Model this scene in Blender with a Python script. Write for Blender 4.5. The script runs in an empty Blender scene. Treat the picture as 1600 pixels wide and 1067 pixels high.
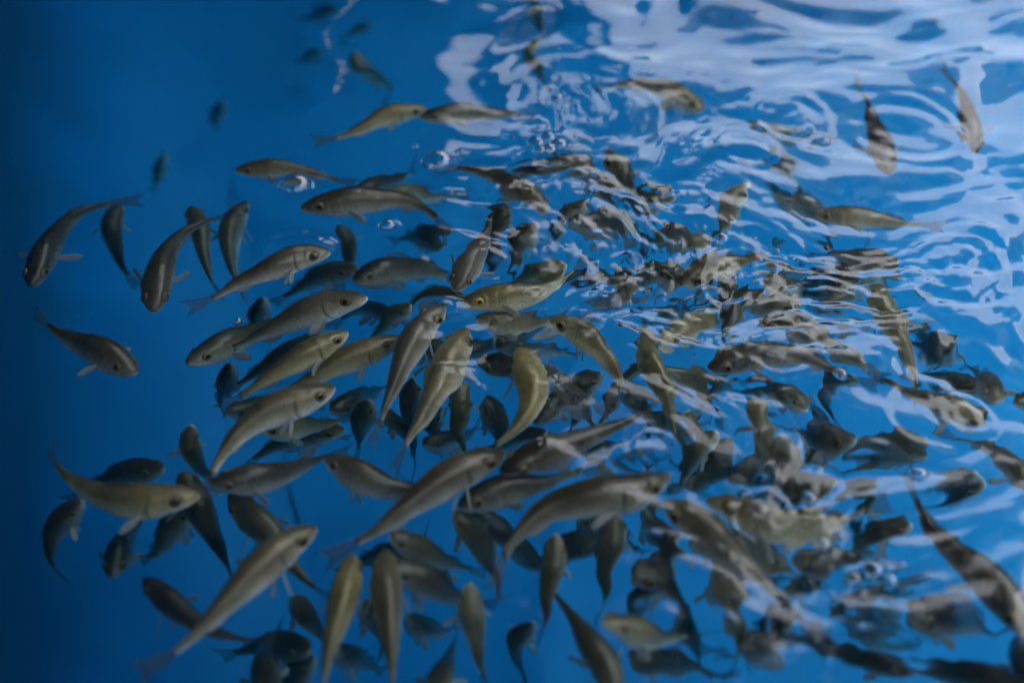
import bpy, math, random
import numpy as np
from mathutils import Vector

rng = np.random.default_rng(7)
random.seed(7)
S = bpy.context.scene
COL = S.collection

# ------------------------------------------------------------------ camera
CAM_H = 1.25                      # eye height over the water
PITCH = math.radians(45)          # looking down
FPX = 50.0 / 36.0 * 1600.0        # focal length in photograph pixels
cam_d = bpy.data.cameras.new("camera")
cam = bpy.data.objects.new("camera", cam_d)
COL.objects.link(cam)
cam.location = (0, 0, CAM_H)
cam.rotation_euler = (math.pi / 2 - PITCH, 0, 0)
cam_d.lens = 50
cam_d.sensor_width = 36
cam_d.clip_start = 0.05
cam_d.clip_end = 500
cam_d.dof.use_dof = True
cam_d.dof.aperture_fstop = 1.25
cam_d.dof.focus_distance = 1.84
S.camera = cam

# ------------------------------------------------------------------ sky, sun, exposure
world = bpy.data.worlds.new("World")
S.world = world
world.use_nodes = True
wn, wl = world.node_tree.nodes, world.node_tree.links
bg = wn["Background"]
sky = wn.new("ShaderNodeTexSky")
sky.sky_type = 'NISHITA'
sky.sun_disc = False
SUN_EL, SUN_AZ = math.radians(62), math.radians(42)
sky.sun_elevation = SUN_EL
sky.sun_rotation = SUN_AZ
sky.air_density, sky.dust_density, sky.ozone_density = 1.0, 4.0, 1.0
hsv = wn.new("ShaderNodeHueSaturation")
hsv.inputs["Saturation"].default_value = 0.36      # high thin overcast
wl.new(sky.outputs[0], hsv.inputs["Color"])
wl.new(hsv.outputs[0], bg.inputs["Color"])
bg.inputs["Strength"].default_value = 0.14
sun_d = bpy.data.lights.new("sun", 'SUN')
sun_d.energy = 0.5
sun_d.angle = math.radians(20)
sun_d.color = (1.0, 0.95, 0.88)
sun = bpy.data.objects.new("sun", sun_d)
COL.objects.link(sun)
_sd = Vector((math.sin(SUN_AZ) * math.cos(SUN_EL), math.cos(SUN_AZ) * math.cos(SUN_EL), math.sin(SUN_EL)))
sun.rotation_euler = _sd.to_track_quat('Z', 'Y').to_euler()
S.view_settings.view_transform = 'Standard'
S.view_settings.look = 'None'
S.view_settings.gamma = 1
S.view_settings.use_curve_mapping = False
S.view_settings.exposure = 2.2

S.render.engine = 'CYCLES'
C = S.cycles
C.max_bounces = 14
C.transmission_bounces = 10
C.transparent_max_bounces = 16
C.diffuse_bounces = 5
C.volume_bounces = 2
C.glossy_bounces = 5
C.caustics_refractive = True
C.caustics_reflective = True
C.blur_glossy = 0.3
C.sample_clamp_indirect = 8
C.use_denoising = True
try:
    C.denoiser = 'OPENIMAGEDENOISE'
except Exception:
    pass

# ------------------------------------------------------------------ pixel -> place under the water
IOR = 1.333
_cp, _sp = math.cos(PITCH), math.sin(PITCH)


def cast(px, py):
    """Direction of the view ray through a photograph pixel."""
    x, y = (px - 800.0) / FPX, (533.5 - py) / FPX
    d = Vector((x, _cp + y * _sp, -_sp + y * _cp))
    return d.normalized()


def at(px, py, depth=0.0):
    """The point seen at a pixel, DEPTH metres under a calm water surface (z = 0); negative depth: above it."""
    d = cast(px, py)
    o = Vector((0, 0, CAM_H))
    if depth <= 0:
        return o + d * ((CAM_H + depth) / -d.z)
    p = o + d * (CAM_H / -d.z)
    c = -d.z
    r = 1 / IOR
    k = math.sqrt(1 - r * r * (1 - c * c))
    t = Vector((d.x * r, d.y * r, -k))
    return p + t * (depth / k)


# ------------------------------------------------------------------ materials
def new_mat(name):
    m = bpy.data.materials.new(name)
    m.use_nodes = True
    nt = m.node_tree
    nt.nodes.clear()
    out = nt.nodes.new("ShaderNodeOutputMaterial")
    return m, nt.nodes, nt.links, out


def principled(n, **kw):
    b = n.new("ShaderNodeBsdfPrincipled")
    for k, v in kw.items():
        b.inputs[k.replace("_", " ")].default_value = v
    return b


def mat_simple(name, col, rough=0.6, noise=0.0, scale=20.0, bump=0.0):
    m, n, l, out = new_mat(name)
    b = principled(n, Roughness=rough)
    b.inputs["Base Color"].default_value = (*col, 1)
    if noise:
        tc = n.new("ShaderNodeTexCoord")
        nz = n.new("ShaderNodeTexNoise")
        nz.inputs["Scale"].default_value = scale
        nz.inputs["Detail"].default_value = 5
        l.new(tc.outputs["Object"], nz.inputs["Vector"])
        mx = n.new("ShaderNodeMix")
        mx.data_type = 'RGBA'
        mx.inputs["A"].default_value = (*[c * (1 - noise) for c in col], 1)
        mx.inputs["B"].default_value = (*[min(1, c * (1 + noise)) for c in col], 1)
        l.new(nz.outputs["Fac"], mx.inputs["Factor"])
        l.new(mx.outputs["Result"], b.inputs["Base Color"])
        if bump:
            bp = n.new("ShaderNodeBump")
            bp.inputs["Strength"].default_value = bump
            bp.inputs["Distance"].default_value = 0.01
            l.new(nz.outputs["Fac"], bp.inputs["Height"])
            l.new(bp.outputs["Normal"], b.inputs["Normal"])
    l.new(b.outputs[0], out.inputs["Surface"])
    return m


def mat_water():
    m, n, l, out = new_mat("water")
    g = n.new("ShaderNodeBsdfGlass")
    g.inputs["Roughness"].default_value = 0.0
    g.inputs["IOR"].default_value = IOR
    g.inputs["Color"].default_value = (1, 1, 1, 1)
    l.new(g.outputs[0], out.inputs["Surface"])
    va = n.new("ShaderNodeVolumeAbsorption")
    va.inputs["Color"].default_value = (0.0, 0.76, 0.86, 1)
    va.inputs["Density"].default_value = 1.0
    vs = n.new("ShaderNodeVolumeScatter")
    vs.inputs["Color"].default_value = (0.03, 0.70, 0.95, 1)
    vs.inputs["Density"].default_value = 0.22
    vs.inputs["Anisotropy"].default_value = 0.6
    av = n.new("ShaderNodeAddShader")
    l.new(va.outputs[0], av.inputs[0]); l.new(vs.outputs[0], av.inputs[1])
    l.new(av.outputs[0], out.inputs["Volume"])
    return m


def mat_liner():
    """Blue liner; shade painted into the colour darkens its walls above the foot, with a ragged soft edge."""
    m, n, l, out = new_mat("blue liner")
    b = principled(n, Roughness=0.5)
    tc = n.new("ShaderNodeTexCoord")

    def noise(scale, detail):
        z = n.new("ShaderNodeTexNoise")
        z.inputs["Scale"].default_value = scale
        z.inputs["Detail"].default_value = detail
        l.new(tc.outputs["Object"], z.inputs["Vector"])
        return z
    nz = noise(1.6, 6)
    mx = n.new("ShaderNodeMix"); mx.data_type = 'RGBA'
    mx.inputs["A"].default_value = (0.002, 0.275, 0.67, 1)
    mx.inputs["B"].default_value = (0.002, 0.345, 0.79, 1)
    l.new(nz.outputs["Fac"], mx.inputs["Factor"])
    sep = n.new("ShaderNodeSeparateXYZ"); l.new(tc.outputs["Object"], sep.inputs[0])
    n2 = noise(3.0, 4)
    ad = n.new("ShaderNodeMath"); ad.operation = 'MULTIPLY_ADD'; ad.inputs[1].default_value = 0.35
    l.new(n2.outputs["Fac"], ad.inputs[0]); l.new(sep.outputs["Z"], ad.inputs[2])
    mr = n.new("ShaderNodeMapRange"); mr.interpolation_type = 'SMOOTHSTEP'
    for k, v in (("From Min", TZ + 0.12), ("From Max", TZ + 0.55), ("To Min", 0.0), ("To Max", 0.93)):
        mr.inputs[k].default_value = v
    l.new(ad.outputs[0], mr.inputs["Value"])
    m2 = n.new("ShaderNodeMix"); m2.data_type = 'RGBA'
    m2.inputs["B"].default_value = (0.004, 0.075, 0.16, 1)  # shade put into the wall colour
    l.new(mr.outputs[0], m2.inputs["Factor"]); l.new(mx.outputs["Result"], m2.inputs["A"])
    l.new(m2.outputs["Result"], b.inputs["Base Color"])
    l.new(b.outputs[0], out.inputs["Surface"])
    return m


def mat_fish():
    """Pigment by body place: u = snout to tail, v = belly (0) to back (1); each fish has a tint (0 grey ... 1 golden) and a shade."""
    m, n, l, out = new_mat("fish skin")
    uv = n.new("ShaderNodeUVMap")
    uv.uv_map = "body"
    sep = n.new("ShaderNodeSeparateXYZ")
    l.new(uv.outputs[0], sep.inputs[0])
    tc = n.new("ShaderNodeTexCoord")
    nz = n.new("ShaderNodeTexNoise")
    nz.inputs["Scale"].default_value = 55
    nz.inputs["Detail"].default_value = 6
    nz.inputs["Roughness"].default_value = 0.65
    l.new(tc.outputs["Object"], nz.inputs["Vector"])
    # v disturbed by noise
    ad = n.new("ShaderNodeMath"); ad.operation = 'MULTIPLY_ADD'
    l.new(nz.outputs["Fac"], ad.inputs[0]); ad.inputs[1].default_value = 0.22
    l.new(sep.outputs["Y"], ad.inputs[2])
    su = n.new("ShaderNodeMath"); su.operation = 'SUBTRACT'
    l.new(ad.outputs[0], su.inputs[0]); su.inputs[1].default_value = 0.11

    def ramp(stops):
        r = n.new("ShaderNodeValToRGB")
        e = r.color_ramp.elements
        e[0].position, e[0].color = stops[0][0], (*stops[0][1], 1)
        e[1].position, e[1].color = stops[1][0], (*stops[1][1], 1)
        for p, c in stops[2:]:
            x = e.new(p); x.color = (*c, 1)
        l.new(su.outputs[0], r.inputs[0])
        return r
    grey = ramp([(0.10, (0.62, 0.62, 0.60)), (0.33, (0.48, 0.465, 0.42)), (0.55, (0.25, 0.238, 0.205)), (0.80, (0.075, 0.071, 0.058)), (1.0, (0.036, 0.035, 0.030))])
    gold = ramp([(0.10, (0.54, 0.51, 0.38)), (0.33, (0.42, 0.35, 0.17)), (0.55, (0.32, 0.25, 0.095)), (0.80, (0.18, 0.142, 0.05)), (1.0, (0.105, 0.084, 0.032))])
    at_ = n.new("ShaderNodeAttribute"); at_.attribute_type = 'OBJECT'; at_.attribute_name = "tint"
    mx = n.new("ShaderNodeMix"); mx.data_type = 'RGBA'
    l.new(at_.outputs["Fac"], mx.inputs["Factor"])
    l.new(grey.outputs[0], mx.inputs["A"]); l.new(gold.outputs[0], mx.inputs["B"])
    # scales
    mp = n.new("ShaderNodeMapping")
    mp.inputs["Scale"].default_value = (95, 42, 1)
    uv2 = n.new("ShaderNodeUVMap"); uv2.uv_map = "girth"
    l.new(uv2.outputs[0], mp.inputs[0])
    vo = n.new("ShaderNodeTexVoronoi")
    vo.inputs["Scale"].default_value = 1.0
    vo.feature = 'F1'
    l.new(mp.outputs[0], vo.inputs["Vector"])
    sc = n.new("ShaderNodeMapRange")
    sc.inputs["From Min"].default_value = 0.0; sc.inputs["From Max"].default_value = 0.8
    sc.inputs["To Min"].default_value = 1.2; sc.inputs["To Max"].default_value = 0.72
    l.new(vo.outputs["Distance"], sc.inputs["Value"])
    # blotches
    nb = n.new("ShaderNodeTexNoise"); nb.inputs["Scale"].default_value = 22; nb.inputs["Detail"].default_value = 3
    l.new(tc.outputs["Object"], nb.inputs["Vector"])
    mb = n.new("ShaderNodeMapRange"); mb.inputs["From Min"].default_value = 0.3; mb.inputs["From Max"].default_value = 0.7
    mb.inputs["To Min"].default_value = 0.62; mb.inputs["To Max"].default_value = 1.34
    l.new(nb.outputs["Fac"], mb.inputs["Value"])
    ng = n.new("ShaderNodeTexNoise"); ng.inputs["Scale"].default_value = 420; ng.inputs["Detail"].default_value = 2
    l.new(tc.outputs["Object"], ng.inputs["Vector"])
    mg = n.new("ShaderNodeMapRange"); mg.inputs["From Min"].default_value = 0.3; mg.inputs["From Max"].default_value = 0.7
    mg.inputs["To Min"].default_value = 0.84; mg.inputs["To Max"].default_value = 1.16
    l.new(ng.outputs["Fac"], mg.inputs["Value"])
    m0 = n.new("ShaderNodeMath"); m0.operation = 'MULTIPLY'
    l.new(sc.outputs[0], m0.inputs[0]); l.new(mg.outputs[0], m0.inputs[1])
    m1 = n.new("ShaderNodeMath"); m1.operation = 'MULTIPLY'
    l.new(m0.outputs[0], m1.inputs[0]); l.new(mb.outputs[0], m1.inputs[1])
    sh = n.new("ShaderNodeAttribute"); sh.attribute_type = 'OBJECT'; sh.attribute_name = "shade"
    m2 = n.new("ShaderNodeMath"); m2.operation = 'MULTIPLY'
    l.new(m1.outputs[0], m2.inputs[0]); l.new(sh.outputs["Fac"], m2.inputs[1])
    # dark hem of the gill cover: u = 0.285 - 0.045 (2v - 0.85)^2
    def math_(op, x, y=None, z=None):
        q = n.new("ShaderNodeMath"); q.operation = op
        for i_, v_ in enumerate((x, y, z)):
            if v_ is None:
                continue
            if isinstance(v_, (int, float)):
                q.inputs[i_].default_value = v_
            else:
                l.new(v_, q.inputs[i_])
        return q.outputs[0]
    s1 = math_('MULTIPLY_ADD', sep.outputs["Y"], 2.0, -0.85)
    ed = math_('MULTIPLY_ADD', math_('MULTIPLY', s1, s1), 0.045, -0.291)
    dd = math_('ABSOLUTE', math_('ADD', sep.outputs["X"], ed))
    hem = n.new("ShaderNodeMapRange"); hem.interpolation_type = 'SMOOTHSTEP'
    for k_, v_ in (("From Min", 0.001), ("From Max", 0.011), ("To Min", 0.0), ("To Max", 1.0)):
        hem.inputs[k_].default_value = v_
    l.new(dd, hem.inputs["Value"])
    low = n.new("ShaderNodeMapRange"); low.interpolation_type = 'SMOOTHSTEP'       # fades out over the back
    for k_, v_ in (("From Min", 0.62), ("From Max", 0.88), ("To Min", 0.42), ("To Max", 0.05)):
        low.inputs[k_].default_value = v_
    l.new(sep.outputs["Y"], low.inputs["Value"])
    m2 = type("o", (), {"outputs": [math_('MULTIPLY', m2.outputs[0], math_('SUBTRACT', 1.0, math_('MULTIPLY', math_('SUBTRACT', 1.0, hem.outputs[0]), low.outputs[0])))]})
    vm = n.new("ShaderNodeVectorMath"); vm.operation = 'SCALE'
    l.new(mx.outputs["Result"], vm.inputs[0]); l.new(m2.outputs[0], vm.inputs["Scale"])
    b = principled(n, Roughness=0.27, IOR=1.45)
    b.inputs["Specular IOR Level"].default_value = 0.8
    b.inputs["Metallic"].default_value = 0.18
    l.new(vm.outputs[0], b.inputs["Base Color"])
    bp = n.new("ShaderNodeBump"); bp.inputs["Strength"].default_value = 0.35; bp.inputs["Distance"].default_value = 0.0006
    bp.invert = True
    l.new(vo.outputs["Distance"], bp.inputs["Height"])
    l.new(bp.outputs["Normal"], b.inputs["Normal"])
    l.new(b.outputs[0], out.inputs["Surface"])
    return m


def mat_fin(name, col, clear):
    m, n, l, out = new_mat(name)
    b = principled(n, Roughness=0.4)
    tc = n.new("ShaderNodeTexCoord")
    nz = n.new("ShaderNodeTexNoise"); nz.inputs["Scale"].default_value = 90
    l.new(tc.outputs["Object"], nz.inputs["Vector"])
    mx = n.new("ShaderNodeMix"); mx.data_type = 'RGBA'
    mx.inputs["A"].default_value = (*[c * 0.7 for c in col], 1)
    mx.inputs["B"].default_value = (*[min(1, c * 1.25) for c in col], 1)
    l.new(nz.outputs["Fac"], mx.inputs["Factor"])
    l.new(mx.outputs["Result"], b.inputs["Base Color"])
    tl = n.new("ShaderNodeBsdfTranslucent")
    l.new(mx.outputs["Result"], tl.inputs["Color"])
    a = n.new("ShaderNodeMixShader"); a.inputs[0].default_value = 0.35
    l.new(b.outputs[0], a.inputs[1]); l.new(tl.outputs[0], a.inputs[2])
    tr = n.new("ShaderNodeBsdfTransparent")
    c = n.new("ShaderNodeMixShader"); c.inputs[0].default_value = clear
    l.new(a.outputs[0], c.inputs[1]); l.new(tr.outputs[0], c.inputs[2])
    l.new(c.outputs[0], out.inputs["Surface"])
    return m


def mat_film():
    m, n, l, out = new_mat("bubble film")
    f = n.new("ShaderNodeFresnel"); f.inputs["IOR"].default_value = 1.9
    g = n.new("ShaderNodeBsdfGlossy"); g.inputs["Roughness"].default_value = 0.0
    t = n.new("ShaderNodeBsdfTransparent")
    x = n.new("ShaderNodeMixShader")
    l.new(f.outputs[0], x.inputs[0]); l.new(t.outputs[0], x.inputs[1]); l.new(g.outputs[0], x.inputs[2])
    l.new(x.outputs[0], out.inputs["Surface"])
    return m


M_WATER, M_FISH = mat_water(), mat_fish()
TZ = -0.9                                                     # tank floor
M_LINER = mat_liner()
M_FIN = mat_fin("fin membrane", (0.16, 0.16, 0.13), 0.68)
M_PALE = mat_fin("pale fin membrane", (0.62, 0.61, 0.57), 0.25)
M_IRIS = mat_simple("iris", (0.15, 0.12, 0.06), 0.18, 0.4, 260)
M_GOLD = mat_simple("golden iris", (0.50, 0.33, 0.05), 0.18, 0.35, 260)
M_PUPIL = mat_simple("pupil", (0.006, 0.006, 0.007), 0.08)
M_MOUTH = mat_simple("mouth lining", (0.03, 0.02, 0.018), 0.5)
M_FILM = mat_film()
M_FOAM = mat_fin("foam", (0.8, 0.8, 0.8), 0.87)
_n, _l = M_FOAM.node_tree.nodes, M_FOAM.node_tree.links            # holes in the foam
_tc = _n.new("ShaderNodeTexCoord"); _nz = _n.new("ShaderNodeTexNoise"); _nz.inputs["Scale"].default_value = 70; _nz.inputs["Detail"].default_value = 5
_mr = _n.new("ShaderNodeMapRange")
for _k, _v in (("From Min", 0.47), ("From Max", 0.68), ("To Min", 1.0), ("To Max", 0.6)):
    _mr.inputs[_k].default_value = _v
_l.new(_tc.outputs["Object"], _nz.inputs["Vector"]); _l.new(_nz.outputs["Fac"], _mr.inputs["Value"])
_l.new(_mr.outputs[0], [x for x in _n if x.type == 'MIX_SHADER' and x.inputs[2].links[0].from_node.type == 'BSDF_TRANSPARENT'][0].inputs[0])
M_SPECK = mat_simple("crumbs", (0.42, 0.36, 0.28), 0.8)
M_PELLET = mat_simple("feed pellet", (0.10, 0.03, 0.02), 0.7, 0.4, 300)
M_ADDED_ROOF = mat_simple("added roof boards", (0.06, 0.06, 0.06), 0.8, 0.3, 3)  # dark boards of the added roofing, out of view
M_ADDED_WALL = mat_simple("added wall", (0.03, 0.03, 0.032), 0.8, 0.3, 2)  # for the added walls that hold back light
M_GROUND = mat_simple("concrete", (0.28, 0.27, 0.25), 0.85, 0.25, 4, 0.2)
M_ADDED_SHEET = mat_fin("added glass fibre sheet", (0.70, 0.72, 0.72), 0.06)  # for added overhead sheets that let some sky light through
[x for x in M_ADDED_SHEET.node_tree.nodes if x.type == 'MIX_SHADER'][0].inputs[0].default_value = 0.65


# ------------------------------------------------------------------ helpers
def mesh_np(name, verts, faces, smooth=True, mat=None):
    me = bpy.data.meshes.new(name)
    me.from_pydata(verts if isinstance(verts, list) else verts.tolist(), [], faces if isinstance(faces, list) else faces.tolist())
    if smooth:
        me.polygons.foreach_set("use_smooth", np.ones(len(me.polygons), dtype=bool))
    if mat:
        me.materials.append(mat)
    me.update()
    return me


def link(name, me, parent=None):
    o = bpy.data.objects.new(name, me)
    COL.objects.link(o)
    if parent:
        o.parent = parent
    return o


def tag(o, label=None, cat=None, group=None, kind=None):
    for k, v in (("label", label), ("category", cat), ("group", group), ("kind", kind)):
        if v:
            o[k] = v
    return o


def box(name, lo, hi, mat):
    x0, y0, z0 = lo
    x1, y1, z1 = hi
    v = [(x0, y0, z0), (x1, y0, z0), (x1, y1, z0), (x0, y1, z0), (x0, y0, z1), (x1, y0, z1), (x1, y1, z1), (x0, y1, z1)]
    f = [(3, 2, 1, 0), (4, 5, 6, 7), (0, 1, 5, 4), (1, 2, 6, 5), (2, 3, 7, 6), (3, 0, 4, 7)]
    return link(name, mesh_np(name, v, f, False, mat))


# ------------------------------------------------------------------ the setting: tank, and an added unseen shed that shapes the light
TX1, TY0, TY1, TZ = 3.0, 0.30, 3.3, -0.9


def left_wall(y):
    """The tank's left side runs a little askew to our view."""
    return -0.2545 * (y + 1.25) - 0.075


CORNERS = [(TX1, TY1), (left_wall(TY1), TY1), (left_wall(TY0), TY0), (TX1, TY0)]
TX0 = left_wall(TY1)


def inset(off):
    """The tank's outline moved inwards by OFF (outwards if negative)."""
    out = []
    n = len(CORNERS)
    for i in range(n):
        p, c, q = (Vector(CORNERS[k % n]) for k in (i - 1, i, i + 1))
        u, v = (c - p).normalized(), (q - c).normalized()
        nu, nv = Vector((-u.y, u.x)), Vector((-v.y, v.x))
        m = (nu + nv) / (1 + nu.dot(nv))
        out.append((c + m * off, u, v, nu, nv))
    return out


def build_tank():
    # the inside: walls with a wide rounded foot, then a rim and the outside of the shell
    R, n = 0.42, 10
    prof = [(-0.07, TZ - 0.1), (-0.07, 0.17), (-0.05, 0.19), (-0.01, 0.19), (0.0, 0.17), (0.0, 0.0), (0.0, -0.3), (0.0, TZ + R)]
    for i in range(1, n + 1):
        a = i / n * math.pi / 2
        prof.append((R - R * math.cos(a), TZ + R - R * math.sin(a)))
    K = 9

    def loop(off, z):
        pts = []
        rc = 0.46 - off
        for c, u, v, nu, nv in inset(off):
            ang = math.acos(max(-1, min(1, u.dot(v))))
            tl = rc * math.tan(ang / 2)
            o = c - u * tl + nu * rc
            for k in range(K):
                w = (-nu) * math.sin(ang * (1 - k / (K - 1))) + (-nv) * math.sin(ang * k / (K - 1))
                w = w / math.sin(ang)
                pts.append((o.x + w.x * rc, o.y + w.y * rc, z))
        return pts
    verts, faces = [], []
    for off, z in prof:
        verts += loop(off, z)
    k = 4 * K
    for i in range(len(prof) - 1):
        for j in range(k):
            faces.append((i * k + j, (i + 1) * k + j, (i + 1) * k + (j + 1) % k, i * k + (j + 1) % k))
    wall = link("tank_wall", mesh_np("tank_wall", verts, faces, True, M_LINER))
    tag(wall, kind="structure")
    # floor: fine sheet with soft creases in the liner
    nx, ny = 90, 70
    xs = np.linspace(0, 1, nx)
    ys = np.linspace(TY0 + R * 0.97, TY1 - R * 0.97, ny)
    X, Y = np.meshgrid(xs, ys)
    X = (left_wall(Y) + R * 0.97) * (1 - X) + (TX1 - R * 0.97) * X
    Z = np.full_like(X, TZ + 0.002)
    for (ax, ay, dx, dy, h, w) in ((0.06, 1.3, 0.05, 1, 0.012, 0.03), (-0.3, 2.0, 0.7, -0.5, 0.012, 0.03), (0.9, 1.8, 1, 0.3, 0.01, 0.04), (-0.5, 1.2, 0.4, 1, 0.008, 0.05)):
        ln = math.hypot(dx, dy)
        d = ((X - ax) * dy - (Y - ay) * dx) / ln
        Z += h * np.exp(-(d / w) ** 2)
    v = np.stack([X, Y, Z], -1).reshape(-1, 3)
    idx = np.arange(nx * ny).reshape(ny, nx)
    f = np.stack([idx[:-1, :-1], idx[:-1, 1:], idx[1:, 1:], idx[1:, :-1]], -1).reshape(-1, 4)
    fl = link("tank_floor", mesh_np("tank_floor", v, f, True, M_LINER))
    tag(fl, kind="structure")


build_tank()
tag(box("ground", (-60, -60, TZ - 0.4), (60, 60, TZ - 0.1), M_GROUND), kind="structure")
ADDED_ROOF_Z, EDGE_X, EDGE_Y, BACK_Y = 2.3, 1.75, 3.85, -1.6  # edges of the added roofing, set by where light should enter


def corrugated(name, x0, x1, y0, y1, z, along, mat):
    """An added, unseen sheet of corrugated glass fibre, 3 mm thick, its waves running across ALONG."""
    n = int((x1 - x0 if along == 'x' else y1 - y0) / 0.025)
    v, f = [], []
    for k in range(n + 1):
        q = k / n
        h = z + 0.018 * math.sin(k * math.pi / 2)
        for t in (0, 1):
            p = (x0 + (x1 - x0) * q, y0 + (y1 - y0) * t) if along == 'x' else (x0 + (x1 - x0) * t, y0 + (y1 - y0) * q)
            v.append((*p, h)); v.append((*p, h + 0.003))
    for k in range(n):
        i = 4 * k
        f += [(i, i + 4, i + 6, i + 2), (i + 1, i + 3, i + 7, i + 5), (i, i + 1, i + 5, i + 4), (i + 2, i + 6, i + 7, i + 3)]
    f += [(0, 2, 3, 1), (4 * n, 4 * n + 1, 4 * n + 3, 4 * n + 2)]
    return tag(link(name, mesh_np(name, v, f, True, mat)), kind="structure")


corrugated("added_roof_sheet", 0.26, EDGE_X + 0.62, EDGE_Y + 0.004, EDGE_Y + 0.62, ADDED_ROOF_Z + 0.09, 'x', M_ADDED_SHEET)  # added strip past the far edge, for mid-tone reflections
# added opaque roofing blocks the sky, with bays of light-passing sheet between
tag(box("added_roof", (-8, BACK_Y, ADDED_ROOF_Z), (0.25, EDGE_Y, ADDED_ROOF_Z + 0.14), M_ADDED_ROOF), kind="structure")
tag(box("added_roof", (0.252, 1.2, ADDED_ROOF_Z), (EDGE_X, 2.95, ADDED_ROOF_Z + 0.14), M_ADDED_ROOF), kind="structure")
BAYS = ((0.254, 0.70), (0.80, 1.22), (1.32, 1.70))
for (x0, x1), nx_ in zip(BAYS, (0.80, 1.32, EDGE_X)):
    for y0, y1 in ((BACK_Y, 1.196), (2.954, EDGE_Y)):
        corrugated("added_roof_sheet", x0 + 0.002, x1 - 0.002, y0, y1, ADDED_ROOF_Z + 0.09, 'y', M_ADDED_SHEET)
        tag(box("added_roof_beam", (x1, y0, ADDED_ROOF_Z), (nx_, y1, ADDED_ROOF_Z + 0.13), M_ADDED_ROOF), kind="structure")
for y in (3.15, 3.5):
    tag(box("added_roof_batten", (0.256, y, ADDED_ROOF_Z - 0.052), (EDGE_X - 0.002, y + 0.07, ADDED_ROOF_Z - 0.002), M_ADDED_ROOF), kind="structure")  # added bars that put dark bands in the reflections
corrugated("added_roof_sheet", EDGE_X + 0.004, EDGE_X + 0.62, BACK_Y, EDGE_Y, ADDED_ROOF_Z + 0.09, 'y', M_ADDED_SHEET)  # added strip past the right edge, for mid-tone reflections
# added end wall keeps reflections dark; a narrow gap softens their edge
for x0, x1, z0, z1 in ((-8, -0.14, TZ - 0.1, ADDED_ROOF_Z + 2.5), (-0.138, 0.098, TZ - 0.1, 0.75), (-0.138, 0.098, 2.0, ADDED_ROOF_Z + 2.5), (0.10, 0.25, TZ - 0.1, ADDED_ROOF_Z + 2.5)):
    tag(box("added_shed_wall", (x0, EDGE_Y + 0.004, z0), (x1, EDGE_Y + 0.2, z1), M_ADDED_WALL), kind="structure")
tag(box("added_side_wall", (-3.2, BACK_Y, TZ - 0.1), (-3.0, EDGE_Y - 0.003, ADDED_ROOF_Z - 0.003), M_ADDED_WALL), kind="structure")  # unseen, added to close off light from the left
tag(box("added_back_wall", (-8, BACK_Y - 0.2, TZ - 0.1), (0.1, BACK_Y - 0.004, ADDED_ROOF_Z + 0.2), M_ADDED_WALL), kind="structure")  # unseen, added to block light from behind on the left


# ------------------------------------------------------------------ the water surface
def px_xy(px, py):
    p = at(px, py)
    return p.x, p.y


# bubbles: pixel, pixel, width in pixels
BUBBLES = [
    (460, 292, 46), (683, 255, 44), (605, 353, 24), (370, 501, 13),
    (838, 226, 26), (856, 219, 24), (873, 228, 26), (858, 238, 22), (844, 240, 18),
    (1128, 374, 20), (1215, 385, 12), (870, 152, 20), (895, 158, 11),
    (1437, 738, 28), (1186, 806, 26), (1264, 780, 24), (1285, 850, 28),
    (1335, 898, 26), (1366, 888, 30), (1390, 905, 24), (1148, 431, 9), (1312, 590, 20), (866, 590, 12),
    (560, 300, 7), (590, 310, 6), (650, 230, 8), (720, 240, 9), (705, 300, 7), (900, 215, 8), (800, 250, 7), (1010, 350, 8), (1060, 385, 7), (1100, 360, 9), (1240, 400, 8), (1180, 370, 7), (1310, 420, 8), (1240, 800, 9), (1210, 830, 8), (1300, 880, 9), (1410, 880, 9), (1350, 925, 8), (1330, 860, 8), (1160, 780, 9),
]
# ring waves: pixel centre, radius of the strongest ring (m), wavelength, height
RINGS_ = [
    (935, 182, 0.085, 0.030, 0.0016), (1005, 712, 0.024, 0.016, 0.0015), (930, 383, 0.022, 0.014, 0.0018),
    (985, 402, 0.022, 0.014, 0.0018), (1340, 890, 0.035, 0.02, 0.0016), (1180, 805, 0.025, 0.018, 0.0014),
    (1445, 640, 0.05, 0.03, 0.0022), (855, 590, 0.016, 0.012, 0.0008), (1160, 430, 0.05, 0.022, 0.0024),
    (1500, 640, 0.03, 0.02, 0.0020), (1060, 520, 0.03, 0.02, 0.0014), (1395, 430, 0.035, 0.02, 0.0018),
    (742, 405, 0.030, 0.022, 0.0016), (800, 300, 0.030, 0.018, 0.0014), (712, 600, 0.026, 0.02, 0.0010),
    (1250, 190, 0.055, 0.032, 0.0032), (1410, 200, 0.07, 0.036, 0.0027), (1180, 240, 0.04, 0.026, 0.0026), (1080, 320, 0.04, 0.024, 0.0026),
    (1300, 470, 0.045, 0.026, 0.0028), (1480, 420, 0.06, 0.034, 0.0032), (1240, 560, 0.04, 0.026, 0.0026), (890, 300, 0.03, 0.022, 0.0022), (1120, 470, 0.03, 0.02, 0.0022), (1210, 790, 0.03, 0.02, 0.0022),
]
RINGS = [(*r[:4], r[4] * 0.42) for r in RINGS_]
DROPS = [(930, 386, 0.011, 0.0075), (985, 404, 0.013, 0.0085)]
# swells pushed up by backs and snouts: pixel, height (m), radius (m), stretch
BUMPS = [(468, 386, 0.0085, 0.028), (690, 480, 0.004, 0.02), (742, 405, 0.006, 0.028), (1490, 650, 0.006, 0.03),
         (850, 712, 0.006, 0.022), (968, 780, 0.005, 0.016), (700, 590, 0.004, 0.02), (960, 240, 0.005, 0.03), (800, 285, 0.004, 0.035), (1005, 712, 0.004, 0.02)]


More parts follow.
